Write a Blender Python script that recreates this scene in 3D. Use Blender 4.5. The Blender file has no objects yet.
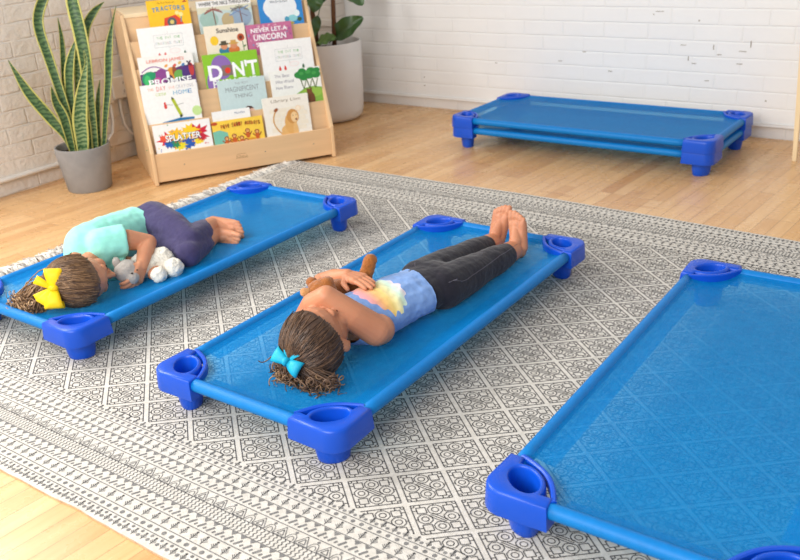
import bpy, bmesh, math, random
from mathutils import Vector, Matrix, noise
from math import sin, cos, pi, radians, sqrt
V = Vector
R = random.Random(7)
col = bpy.context.scene.collection

# ------------------------------------------------------------------ helpers
def C(r, g, b):
    f = lambda c: (c/255/12.92) if c/255 <= .04045 else ((c/255+.055)/1.055)**2.4
    return (f(r), f(g), f(b), 1.0)

def tag(o, label=None, cat=None, group=None, kind=None):
    if label: o['label'] = label
    if cat: o['category'] = cat
    if group: o['group'] = group
    if kind: o['kind'] = kind
    return o

def empty(name, loc=(0, 0, 0), rz=0.0):
    o = bpy.data.objects.new(name, None); col.objects.link(o)
    o.location = loc; o.rotation_euler = (0, 0, rz); o.empty_display_size = .05
    return o

def copy_tree(o, parent=None):
    c = o.copy(); col.objects.link(c)
    if parent: c.parent = parent
    for ch in list(o.children): copy_tree(ch, c)
    return c

class MB:
    def __init__(s): s.v = []; s.f = []; s.m = []; s.sm = []
    def add(s, vs, fs, m=0, smooth=True):
        b = len(s.v); s.v += [tuple(x) for x in vs]
        for f in fs:
            s.f.append([b+i for i in f]); s.m.append(m); s.sm.append(smooth)
    def box(s, lo, hi, m=0):
        (x0, y0, z0), (x1, y1, z1) = lo, hi
        s.add([(x0,y0,z0),(x1,y0,z0),(x1,y1,z0),(x0,y1,z0),(x0,y0,z1),(x1,y0,z1),(x1,y1,z1),(x0,y1,z1)],
              [(0,3,2,1),(4,5,6,7),(0,1,5,4),(1,2,6,5),(2,3,7,6),(3,0,4,7)], m, False)
    def prism(s, poly, z0, z1, m=0):
        n = len(poly)
        s.add([(x, y, z0) for x, y in poly]+[(x, y, z1) for x, y in poly],
              [tuple(range(n))[::-1], tuple(range(n, 2*n))]+[(i, (i+1) % n, n+(i+1) % n, n+i) for i in range(n)], m, False)
    def tube(s, pts, rad, m=0, n=8, cap=True):
        pts = [V(p) for p in pts]; k = len(pts)
        rs = rad if isinstance(rad, (list, tuple)) else [rad]*k
        vs = []; ref = None
        for i, p in enumerate(pts):
            t = (pts[min(i+1, k-1)]-pts[max(i-1, 0)])
            t = t.normalized() if t.length > 1e-9 else V((0, 0, 1))
            if ref is None:
                a = V((0, 0, 1)) if abs(t.z) < .9 else V((1, 0, 0))
                ref = t.cross(a).normalized()
            ref = (ref-t*ref.dot(t)).normalized(); b = t.cross(ref)
            for j in range(n):
                a = 2*pi*j/n; vs.append(p+(ref*cos(a)+b*sin(a))*rs[i])
        fs = []
        for i in range(k-1):
            for j in range(n): fs.append((i*n+j, i*n+(j+1) % n, (i+1)*n+(j+1) % n, (i+1)*n+j))
        if cap: fs += [tuple(range(n))[::-1], tuple(range((k-1)*n, k*n))]
        s.add(vs, fs, m)
    def lathe(s, prof, c=(0, 0, 0), n=40, m=0, smooth=True):
        vs = []
        for r, z in prof:
            for j in range(n): vs.append((c[0]+r*cos(2*pi*j/n), c[1]+r*sin(2*pi*j/n), c[2]+z))
        fs = [(i*n+j, i*n+(j+1) % n, (i+1)*n+(j+1) % n, (i+1)*n+j) for i in range(len(prof)-1) for j in range(n)]
        s.add(vs, fs, m, smooth)
    def build(s, name, mats, parent=None, bevel=0, fix=False):
        me = bpy.data.meshes.new(name); me.from_pydata(s.v, [], s.f)
        mats = mats if isinstance(mats, (list, tuple)) else [mats]
        for m in mats: me.materials.append(m)
        me.polygons.foreach_set('material_index', s.m); me.polygons.foreach_set('use_smooth', s.sm)
        me.update()
        if bevel or fix:
            bm = bmesh.new(); bm.from_mesh(me)
            bmesh.ops.recalc_face_normals(bm, faces=bm.faces[:])
            if bevel:
                es = [e for e in bm.edges if len(e.link_faces) == 2 and e.calc_face_angle(0) > .6]
                bmesh.ops.bevel(bm, geom=es, offset=bevel, segments=2, affect='EDGES', profile=.6)
            bm.to_mesh(me); bm.free()
        o = bpy.data.objects.new(name, me); col.objects.link(o)
        if parent: o.parent = parent
        return o

# ------------------------------------------------------------------ materials
class NT:
    def __init__(s, name):
        s.mat = bpy.data.materials.new(name); s.mat.use_nodes = True
        s.t = s.mat.node_tree; s.n = s.t.nodes; s.l = s.t.links
        s.b = s.n['Principled BSDF']; s.out = s.n['Material Output']
    def node(s, typ, **kw):
        x = s.n.new(typ)
        for k, v in kw.items(): setattr(x, k, v)
        return x
    def link(s, a, b): s.l.new(a, b)
    def coord(s, kind='Object', scale=(1, 1, 1)):
        t = s.node('ShaderNodeTexCoord'); m = s.node('ShaderNodeMapping')
        m.inputs['Scale'].default_value = scale; s.link(t.outputs[kind], m.inputs['Vector']); return m.outputs[0]
    def noise(s, vec, scale, detail=4, rough=.55):
        x = s.node('ShaderNodeTexNoise'); x.inputs['Scale'].default_value = scale
        x.inputs['Detail'].default_value = detail; x.inputs['Roughness'].default_value = rough
        s.link(vec, x.inputs['Vector']); return x.outputs['Fac']
    def ramp(s, fac, stops, interp='LINEAR'):
        x = s.node('ShaderNodeValToRGB'); e = x.color_ramp.elements; x.color_ramp.interpolation = interp
        while len(e) < len(stops): e.new(.5)
        for el, (p, c) in zip(e, stops): el.position = p; el.color = c
        s.link(fac, x.inputs[0]); return x.outputs[0]
    def mix(s, fac, a, b, mode='MIX'):
        x = s.node('ShaderNodeMix', data_type='RGBA', blend_type=mode)
        for inp, v in ((x.inputs[0], fac), (x.inputs[6], a), (x.inputs[7], b)):
            if hasattr(v, 'links'): s.link(v, inp)
            else: inp.default_value = v
        return x.outputs[2]
    def math(s, op, a, b=0.0, clamp=False):
        x = s.node('ShaderNodeMath', operation=op, use_clamp=clamp)
        for inp, v in ((x.inputs[0], a), (x.inputs[1], b)):
            if hasattr(v, 'links'): s.link(v, inp)
            else: inp.default_value = v
        return x.outputs[0]
    def bump(s, h, strength=.3, dist=.01):
        x = s.node('ShaderNodeBump'); x.inputs['Strength'].default_value = strength; x.inputs['Distance'].default_value = dist
        s.link(h, x.inputs['Height']); s.link(x.outputs[0], s.b.inputs['Normal']); return x
    def set(s, color=None, rough=None, spec=None, **kw):
        if color is not None:
            if hasattr(color, 'links'): s.link(color, s.b.inputs['Base Color'])
            else: s.b.inputs['Base Color'].default_value = color
        if rough is not None: s.b.inputs['Roughness'].default_value = rough
        if spec is not None: s.b.inputs['Specular IOR Level'].default_value = spec
        for k, v in kw.items(): s.b.inputs[k].default_value = v
        return s.mat

def dark(c, k): return (c[0]*k, c[1]*k, c[2]*k, 1)
def plain(name, color, rough=.5, spec=.4, var=.08, scale=20, bump=0, bscale=200, bdist=.002, **kw):
    t = NT(name); v = t.coord()
    c = t.ramp(t.noise(v, scale), [(.3, dark(color, 1-var)), (.7, dark(color, 1+var))])
    if bump: t.bump(t.noise(v, bscale, 3), bump, bdist)
    return t.set(c, rough, spec, **kw)

def wood_mat(name, base, along='x', rough=.4, var=.12):
    t = NT(name); sc = {'x': (1.2, 14, 14), 'y': (14, 1.2, 14), 'z': (14, 14, 1.2)}[along]
    n = t.noise(t.coord(scale=sc), 2.2, 6)
    c = t.ramp(n, [(.25, dark(base, 1-var)), (.5, base), (.75, dark(base, 1+var*.7))])
    return t.set(c, rough, .4)

def floor_mat():
    t = NT('maple_strip_floor')
    tc = t.node('ShaderNodeTexCoord'); sp = t.node('ShaderNodeSeparateXYZ'); t.link(tc.outputs['Object'], sp.inputs[0])
    cb = t.node('ShaderNodeCombineXYZ')
    ang = radians(4.0)
    u = t.math('ADD', t.math('MULTIPLY', sp.outputs[1], cos(ang)), t.math('MULTIPLY', sp.outputs[0], sin(ang)))
    w = t.math('SUBTRACT', t.math('MULTIPLY', sp.outputs[0], cos(ang)), t.math('MULTIPLY', sp.outputs[1], sin(ang)))
    t.link(u, cb.inputs[0]); t.link(w, cb.inputs[1])
    br = t.node('ShaderNodeTexBrick'); t.link(cb.outputs[0], br.inputs['Vector'])
    br.offset = .37; br.offset_frequency = 3; br.squash = .8; br.squash_frequency = 4
    for k, v in (('Scale', 1), ('Mortar Size', .0011), ('Mortar Smooth', .2), ('Bias', 0), ('Brick Width', .75), ('Row Height', .057)): br.inputs[k].default_value = v
    br.inputs['Color1'].default_value = (0, 0, 0, 1); br.inputs['Color2'].default_value = (1, 1, 1, 1); br.inputs['Mortar'].default_value = (.5, .5, .5, 1)
    m = t.node('ShaderNodeMapping'); m.inputs['Scale'].default_value = (2, 22, 1); t.link(cb.outputs[0], m.inputs[0])
    g = t.noise(m.outputs[0], 2.2, 6, .6)
    pl = t.ramp(br.outputs['Color'], [(0, C(200, 148, 94)), (.3, C(222, 174, 118)), (.65, C(232, 190, 138)), (.9, C(214, 164, 108)), (1, C(190, 134, 80))])
    c = t.mix(.38, pl, t.ramp(g, [(.3, C(196, 146, 92)), (.55, C(226, 182, 130)), (.8, C(236, 198, 148))]))
    sm = t.noise(t.coord(scale=(1.2, 7, 1)), 1.6, 3)
    c = t.mix(t.math('MULTIPLY', t.math('GREATER_THAN', sm, .66), .25), c, C(170, 112, 62))
    c = t.mix(t.math('MULTIPLY', br.outputs['Fac'], .6), c, C(112, 70, 36))
    t.bump(t.math('SUBTRACT', 1.0, br.outputs['Fac']), .25, .001)
    rr = t.ramp(t.noise(t.coord(), 9), [(.3, (.22,)*3+(1,)), (.7, (.34,)*3+(1,))])
    t.link(rr, t.b.inputs['Roughness'])
    return t.set(c, None, .5)

def brick_mat(name, axis, tint, rough_amt):
    t = NT(name); tc = t.node('ShaderNodeTexCoord'); sp = t.node('ShaderNodeSeparateXYZ'); t.link(tc.outputs['Object'], sp.inputs[0])
    cb = t.node('ShaderNodeCombineXYZ')
    wob = t.noise(tc.outputs['Object'], 3.5, 3)
    wz = t.math('ADD', sp.outputs[2], t.math('MULTIPLY', t.math('SUBTRACT', wob, .5), .02*rough_amt))
    wx = t.math('ADD', sp.outputs[axis], t.math('MULTIPLY', t.math('SUBTRACT', t.noise(tc.outputs['Object'], 9, 2), .5), .02*rough_amt))
    t.link(wx, cb.inputs[0]); t.link(t.math('SUBTRACT', wz, .077), cb.inputs[1])
    br = t.node('ShaderNodeTexBrick'); t.link(cb.outputs[0], br.inputs['Vector']); br.offset = .5
    for k, v in (('Scale', 1), ('Mortar Size', .007), ('Mortar Smooth', 1.0), ('Bias', 0), ('Brick Width', .235), ('Row Height', .0772)): br.inputs[k].default_value = v
    br.inputs['Color1'].default_value = (.25,)*3+(1,); br.inputs['Color2'].default_value = (1, 1, 1, 1); br.inputs['Mortar'].default_value = (.5,)*3+(1,)
    n1 = t.noise(tc.outputs['Object'], 28, 5, .6); n2 = t.noise(tc.outputs['Object'], 7, 3)
    msk = t.math('MULTIPLY', br.outputs['Fac'], t.ramp(t.noise(tc.outputs['Object'], 4.5, 3), [(.32, (.12,)*3+(1,)), (.62, (1,)*3+(1,))]))
    mort = t.math('SUBTRACT', 1.0, msk)
    h = t.math('ADD', t.math('MULTIPLY', mort, .8 if rough_amt < .8 else .55), t.math('MULTIPLY', n1, .6*rough_amt))
    h = t.math('ADD', h, t.math('MULTIPLY', n2, 1.3*rough_amt))
    h = t.math('ADD', h, t.math('MULTIPLY', t.math('MULTIPLY', br.outputs['Color'], mort), .25))
    t.bump(h, .16+.42*rough_amt, .006+.010*rough_amt)
    c = t.mix(t.math('MULTIPLY', n2, .5), tint, dark(tint, .9))
    c = t.mix(t.math('MULTIPLY', msk, .05), c, dark(tint, .8))
    ch = t.math('MULTIPLY', t.math('GREATER_THAN', t.noise(tc.outputs['Object'], 16, 2), .79), t.math('GREATER_THAN', br.outputs['Fac'], .4))
    c = t.mix(t.math('MULTIPLY', ch, .7), c, C(120, 108, 96))
    return t.set(c, .55, .3)

def fabric_mat(name, opacity):
    t = NT(name); v = t.coord()
    c = t.ramp(t.noise(v, 40), [(.3, C(0, 130, 204)), (.7, C(0, 140, 214))])
    wv = t.noise(t.coord(scale=(1, 1, 1)), 900, 1)
    t.bump(wv, .15, .001)
    t.set(c, .45, .16)
    tr = t.node('ShaderNodeBsdfTransparent'); tr.inputs[0].default_value = (.40, .80, 1, 1)
    mx = t.node('ShaderNodeMixShader')
    op = t.ramp(t.noise(v, 700, 1), [(.35, (opacity-.08,)*3+(1,)), (.65, (min(1, opacity+.08),)*3+(1,))])
    t.link(op, mx.inputs[0]); t.link(tr.outputs[0], mx.inputs[1]); t.link(t.b.outputs[0], mx.inputs[2])
    t.link(mx.outputs[0], t.out.inputs[0])
    return t.mat

def cloth_mat(name, c, var=.1, sheen=.15, rough=.85, fold=.35, folds=22):
    t = NT(name); v = t.coord()
    k = t.ramp(t.noise(v, 60), [(.3, dark(c, 1-var)), (.7, dark(c, 1+var))])
    h = t.math('ADD', t.noise(v, folds, 2), t.math('MULTIPLY', t.noise(v, 600, 1), .06))
    t.bump(h, fold, .02)
    return t.set(k, rough, .2, **{'Sheen Weight': sheen})

def skin_mat(name, c):
    t = NT(name); v = t.coord()
    k = t.ramp(t.noise(v, 14, 3), [(.3, (c[0]*.93, c[1]*.86, c[2]*.84, 1)), (.7, (c[0]*1.06, c[1]*1.05, c[2]*1.05, 1))])
    t.bump(t.noise(v, 160, 2), .06, .002)
    return t.set(k, .48, .35, **{'Subsurface Weight': .12, 'Subsurface Radius': (.012, .005, .003), 'Subsurface Scale': .6})

def hair_mat(name, a, b):
    t = NT(name); v = t.coord()
    k = t.ramp(t.noise(v, 55, 3), [(.3, a), (.7, b)])
    return t.set(k, .42, .45)

def fuzz_mat(name, c, var=.18, scale=70, dist=.006):
    t = NT(name); v = t.coord()
    k = t.ramp(t.noise(v, scale, 3), [(.3, dark(c, 1-var)), (.7, dark(c, 1+var*.6))])
    t.bump(t.noise(v, scale*3, 3), .7, dist)
    return t.set(k, .95, .1, **{'Sheen Weight': .3})

M_block = plain('blue_plastic', C(6, 78, 198), .36, .45, .03)
M_fab = fabric_mat('blue_mesh_fabric', .61)
M_hem = fabric_mat('blue_mesh_doubled', .50)
M_rail = plain('blue_fabric_sleeve', C(0, 118, 192), .5, .3, .05, 60, .15, 700, .001)
M_birch = wood_mat('birch_ply', C(226, 188, 144), 'x', .38, .08)
M_birchz = wood_mat('birch_ply_upright', C(228, 192, 148), 'z', .38, .08)
M_edge = plain('birch_edge', C(244, 220, 180), .4, .4, .05)
M_conc = plain('grey_concrete', C(146, 144, 143), .75, .25, .16, 9, .15, 90, .002)
M_soil = plain('dark_soil', C(62, 46, 34), .95, .1, .3, 60, .8, 70, .01)
M_whitepot = plain('white_ceramic', C(222, 219, 216), .5, .4, .03, 8)
M_white = plain('white_plastic', C(228, 222, 214), .45, .4, .03)
M_dark = plain('dark_slot', C(60, 52, 48), .6, .3, .05)
M_page = plain('paper_pages', C(236, 232, 222), .8, .2, .05, 120)

# ------------------------------------------------------------------ camera (fitted to the cots' own dimensions)
cd = bpy.data.cameras.new('camera'); cam = bpy.data.objects.new('camera', cd); col.objects.link(cam)
r_ = V((0.8173291533627529, 0.5732529092513658, -0.0579150852383952)); u_ = V((-0.18464106803573477, 0.35581261856252466, 0.9161359377659531)); f_ = V((-0.5457845097270062, 0.7380911071856404, -0.39666205570425683))
mt = Matrix(((r_.x, u_.x, -f_.x, 1.39824), (r_.y, u_.y, -f_.y, -1.86860), (r_.z, u_.z, -f_.z, 1.18177), (0, 0, 0, 1)))
cam.matrix_world = mt; cd.sensor_width = 36; cd.lens = 36*875.118/800; cd.clip_start = .05
cd.dof.use_dof = True; cd.dof.focus_distance = 2.35; cd.dof.aperture_fstop = 5.0
bpy.context.scene.camera = cam

# ------------------------------------------------------------------ room
fl = MB(); fl.box((-2.6, -3.6, -.05), (3.4, 2.75, 0)); tag(fl.build('floor', floor_mat()), kind='structure')
bw = MB(); bw.box((-2.6, 2.595, .07), (3.4, 2.75, 2.7)); bw.box((-2.6, 2.622, 0), (3.4, 2.75, .07)); bw.box((-2.6, 2.586, .066), (3.4, 2.7, .080))
Mchip = plain('bare_mortar', C(160, 150, 138), .9, .1, .2, 60)
for x, z, w, h in ((.10, .435, .006, .035), (.275, .455, .006, .045), (-.02, .375, .006, .03), (.01, .352, .035, .005), (.24, .42, .05, .005), (.13, .40, .03, .005),
                   (-.18, .60, .06, .004), (-.21, .585, .008, .008), (.02, .56, .01, .01), (.23, .36, .04, .005), (.08, .27, .03, .005), (-.43, .29, .03, .006),
                   (-.05, .44, .04, .004), (-.58, .385, .03, .005), (-1.12, .30, .02, .006), (-1.62, .14, .012, .008), (-1.62, .19, .010, .008), (-.72, .33, .03, .005), (.37, .19, .01, .01)):
    w *= .7; h *= .7
    bw.box((x-w/2, 2.5935, z-h/2), (x+w/2, 2.596, z+h/2), 1)
tag(bw.build('wall_back', [brick_mat('white_painted_brick', 0, C(238, 237, 235), .45), Mchip]), kind='structure')
lw = MB(); lw.box((-2.75, -3.6, .09), (-2.48, 2.75, 2.7)); lw.box((-2.75, -3.6, 0), (-2.495, 2.75, .09)); lw.box((-2.5, 2.45, 0), (-2.2, 2.6, 2.7)); lw.box((-2.5, 2.42, .50), (-2.17, 2.6, .535))
tag(lw.build('wall_left', brick_mat('cream_painted_brick', 1, C(233, 224, 213), 1.0)), kind='structure')
bb = MB(); bb.tube([(-2.472, y, .082) for y in (-3.5, -1, 0, .35, .6, .9)], .012, n=8)
tag(bb.build('baseboard_left', M_white), kind='structure')

# ------------------------------------------------------------------ rug
def make_rug():
    m = MB(); x0, x1, y0, y1, zt = -1.548, 1.75, -1.042, 1.325, .006
    nx, ny = 120, 40
    def edge(x, y):
        k = .007*noise.noise(V((x*3.1, 0, 1)))+.004*noise.noise(V((x*11, 3, 1)))
        if y == y0: return y+k
        if y == y1: return y+.4*k
        return y
    top = []
    for j in range(ny+1):
        for i in range(nx+1):
            x = x0+(x1-x0)*i/nx; y = y0+(y1-y0)*j/ny
            lift = 0
            if j == 0: lift = .004*max(0, noise.noise(V((x*5, 7, 0))))
            top.append((x, edge(x, y) if j in (0, ny) else y, zt+lift))
    m.add(top, [(j*(nx+1)+i, j*(nx+1)+i+1, (j+1)*(nx+1)+i+1, (j+1)*(nx+1)+i) for j in range(ny) for i in range(nx)], 0)
    lo = [(x, y, .0005) for x, y, z in top]
    ring = [i for i in range(nx+1)]+[j*(nx+1)+nx for j in range(1, ny+1)]+[ny*(nx+1)+i for i in range(nx-1, -1, -1)]+[j*(nx+1) for j in range(ny-1, 0, -1)]
    n = len(ring); m.add([top[i] for i in ring]+[lo[i] for i in ring], [(i, n+i, n+(i+1) % n, (i+1) % n) for i in range(n)], 2)
    z = zt+.0006
    def quad(a, b, c, d): m.add([(p[0], p[1], z) for p in (a, b, c, d)], [(0, 1, 2, 3)], MI[0], False)
    MI = [1]
    def line(a, b, w):
        w *= .86; ax, ay = a; bx, by = b; L = math.hypot(bx-ax, by-ay)
        if L < 1e-6: return
        nx_, ny_ = -(by-ay)/L*w/2, (bx-ax)/L*w/2
        quad((ax-nx_, ay-ny_), (bx-nx_, by-ny_), (bx+nx_, by+ny_), (ax+nx_, ay+ny_))
    def poly(pts, w, closed=True):
        for i in range(len(pts)-(0 if closed else 1)): line(pts[i], pts[(i+1) % len(pts)], w)
    def disc(x, y, r, k=6):
        m.add([(x+r*cos(2*pi*i/k), y+r*sin(2*pi*i/k), z) for i in range(k)], [tuple(range(k))], MI[0], False)
    def tree(x, y, h, s):
        line((x, y), (x, y+h*s), .0026)
        for q in (.25, .5, .75):
            L = h*.40*(1.15-q)
            line((x, y+h*q*s*.8), (x-L, y+(h*q*.8+L*.8)*s), .0022); line((x, y+h*q*s*.8), (x+L, y+(h*q*.8+L*.8)*s), .0022)
        disc(x, y+h*.9*s, .0035)
    # lattice of diamonds
    hx, hy, lx, ly = .0835, .0725, .481, -.369
    octo = [(cos(pi/8+pi*k/4), sin(pi/8+pi*k/4)) for k in range(8)]
    def cell(cx, cy, ylo, yhi):
        def P(p, q): return (cx+(p-q)*hx, cy+(p+q-1)*hy)
        def ln(a, b, w=.0030):
            A, B = P(*a), P(*b)
            if A[1] > B[1]: A, B = B, A
            if B[1] <= ylo or A[1] >= yhi: return
            if A[1] < ylo: q = (ylo-A[1])/(B[1]-A[1]); A = (A[0]+(B[0]-A[0])*q, ylo)
            if B[1] > yhi: q = (yhi-A[1])/(B[1]-A[1]); B = (A[0]+(B[0]-A[0])*q, yhi)
            line(A, B, w)
        i0 = .065; j0 = 1-i0
        for a, b in (((i0, i0), (j0, i0)), ((j0, i0), (j0, j0)), ((j0, j0), (i0, j0)), ((i0, j0), (i0, i0))): ln(a, b, .0032)
        for sx in (.24, .76):
            for sy in (.24, .76):
                d = .088
                for a, b in (((-d, -d), (d, -d)), ((d, -d), (d, d)), ((d, d), (-d, d)), ((-d, d), (-d, -d))): ln((sx+a[0], sy+a[1]), (sx+b[0], sy+b[1]))
                ex = i0 if sx < .5 else j0; ey = i0 if sy < .5 else j0
                ln((ex, sy), (sx+(d if sx > .5 else -d), sy)); ln((sx, ey), (sx, sy+(d if sy > .5 else -d)))
        for ox, oy in ((.5, .25), (.25, .5), (.75, .5), (.5, .75)):
            for rr in (.145, .07):
                for k in range(8):
                    a, b = octo[k], octo[(k+1) % 8]; ln((ox+a[0]*rr, oy+a[1]*rr), (ox+b[0]*rr, oy+b[1]*rr), .0028)
        ln((.38, .62), (.62, .38), .003); ln((.42, .66), (.66, .42)); ln((.34, .58), (.58, .34))
        for e in (.13, .5, .87):
            for (a, b) in (((e, i0), (e, i0+.06)), ((e, j0), (e, j0-.06)), ((i0, e), (i0+.06, e)), ((j0, e), (j0-.06, e))): ln(a, b)
    ylo, yhi = -.728, 1.008
    for i in range(-27, 18):
        for j in range(-6, 21):
            if (i+j) % 2 == 0: continue
            cx, cy = lx+i*hx, ly+j*hy
            if x0+hx*.6 < cx < x1-hx and -.75 < cy < 1.02: cell(cx, cy, ylo, yhi)
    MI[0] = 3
    def mir(y): return .283-y
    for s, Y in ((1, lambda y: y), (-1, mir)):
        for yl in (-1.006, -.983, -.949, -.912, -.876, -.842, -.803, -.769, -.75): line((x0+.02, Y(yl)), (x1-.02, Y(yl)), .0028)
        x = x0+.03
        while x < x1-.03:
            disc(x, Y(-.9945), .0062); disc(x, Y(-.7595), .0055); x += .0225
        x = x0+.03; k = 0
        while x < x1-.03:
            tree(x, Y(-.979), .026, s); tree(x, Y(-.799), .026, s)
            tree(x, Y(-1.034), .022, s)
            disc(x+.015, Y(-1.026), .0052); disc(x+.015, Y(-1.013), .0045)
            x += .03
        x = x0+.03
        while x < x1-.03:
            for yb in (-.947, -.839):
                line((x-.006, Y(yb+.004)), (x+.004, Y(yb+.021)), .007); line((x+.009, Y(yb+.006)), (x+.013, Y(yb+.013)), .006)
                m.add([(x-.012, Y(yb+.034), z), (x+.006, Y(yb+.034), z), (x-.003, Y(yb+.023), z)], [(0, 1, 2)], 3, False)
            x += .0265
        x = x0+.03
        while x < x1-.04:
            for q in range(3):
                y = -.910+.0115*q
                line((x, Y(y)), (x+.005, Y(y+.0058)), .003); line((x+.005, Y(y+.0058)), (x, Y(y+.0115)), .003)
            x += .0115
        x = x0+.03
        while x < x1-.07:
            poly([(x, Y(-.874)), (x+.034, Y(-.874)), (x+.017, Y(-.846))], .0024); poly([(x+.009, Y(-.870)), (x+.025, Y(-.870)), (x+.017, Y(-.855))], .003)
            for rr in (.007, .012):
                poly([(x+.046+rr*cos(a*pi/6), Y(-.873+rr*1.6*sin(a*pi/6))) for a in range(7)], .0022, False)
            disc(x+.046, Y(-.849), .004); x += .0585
        # scalloped gap filled with sprigs and dots
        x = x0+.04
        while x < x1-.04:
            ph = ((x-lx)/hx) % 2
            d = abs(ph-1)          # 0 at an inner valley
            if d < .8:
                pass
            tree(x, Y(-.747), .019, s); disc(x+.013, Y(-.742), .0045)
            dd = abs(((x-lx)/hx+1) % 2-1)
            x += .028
    t = NT('cream_woven_cotton'); v = t.coord()
    c = t.ramp(t.noise(v, 90, 4), [(.3, C(196, 191, 182)), (.7, C(220, 215, 207))])
    c = t.mix(t.math('MULTIPLY', t.noise(v, 3, 2), .35), c, C(206, 197, 184)); t.bump(t.noise(v, 420, 2), .4, .003)
    base = t.set(c, .95, .1)
    ink = plain('charcoal_yarn', C(98, 96, 95), .95, .1, .3, 130)
    hem = plain('tan_rug_edge', C(196, 168, 138), .95, .1, .15, 60)
    m.v = [(x, y-.075*max(0, (x+.3)/1.15)**1.2*max(0, min(1, (y+.1)/1.4)), z_) for x, y, z_ in m.v]
    o = m.build('area_rug', [base, ink, hem, plain('charcoal_yarn_lit', C(124, 122, 120), .95, .1, .3, 130)])  # border yarn: same charcoal, its colour lightened to imitate strong light there
    tag(o, 'large cream rug with charcoal diamond lattice and striped borders lying on wooden floor', 'rug')
    fr = MB()
    y = y0+.01
    while y < y1-.005:
        for k in range(4):
            a = R.uniform(-.7, .7); L = R.uniform(.05, .10); yy = y+R.uniform(-.008, .008)
            pts = [(x0+.004, yy, .005), (x0-L*.35, yy+a*L*.3, .008+R.random()*.01), (x0-L*.7, yy+a*L*.7+R.uniform(-.01, .01), .006), (x0-L, yy+a*L+R.uniform(-.015, .015), .003)]
            fr.tube(pts, [.0042, .004, .0036, .0024], n=5, m=0 if R.random() < .6 else 1)
        y += .017
    f = fr.build('fringe', [plain('cream_fringe', C(226, 220, 210), .95, .1, .1), plain('grey_fringe', C(178, 172, 166), .95, .1, .2)], o)
    f['kind'] = 'stuff'; f['label'] = 'frayed cream and grey fringe'
    return o
make_rug()

# ------------------------------------------------------------------ cots
HX, HY = .31, .665
def zsheet(x, y):
    dx = HX-.028-abs(x); dy = HY-.026-abs(y)
    e = lambda d: 1-math.exp(-max(d, 0)/.035)
    return .1110-.0215*min(e(dx), 1)*min(.35+.65*e(dy), 1)*(e(dy)**.35 if dy > 0 else 0)

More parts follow.
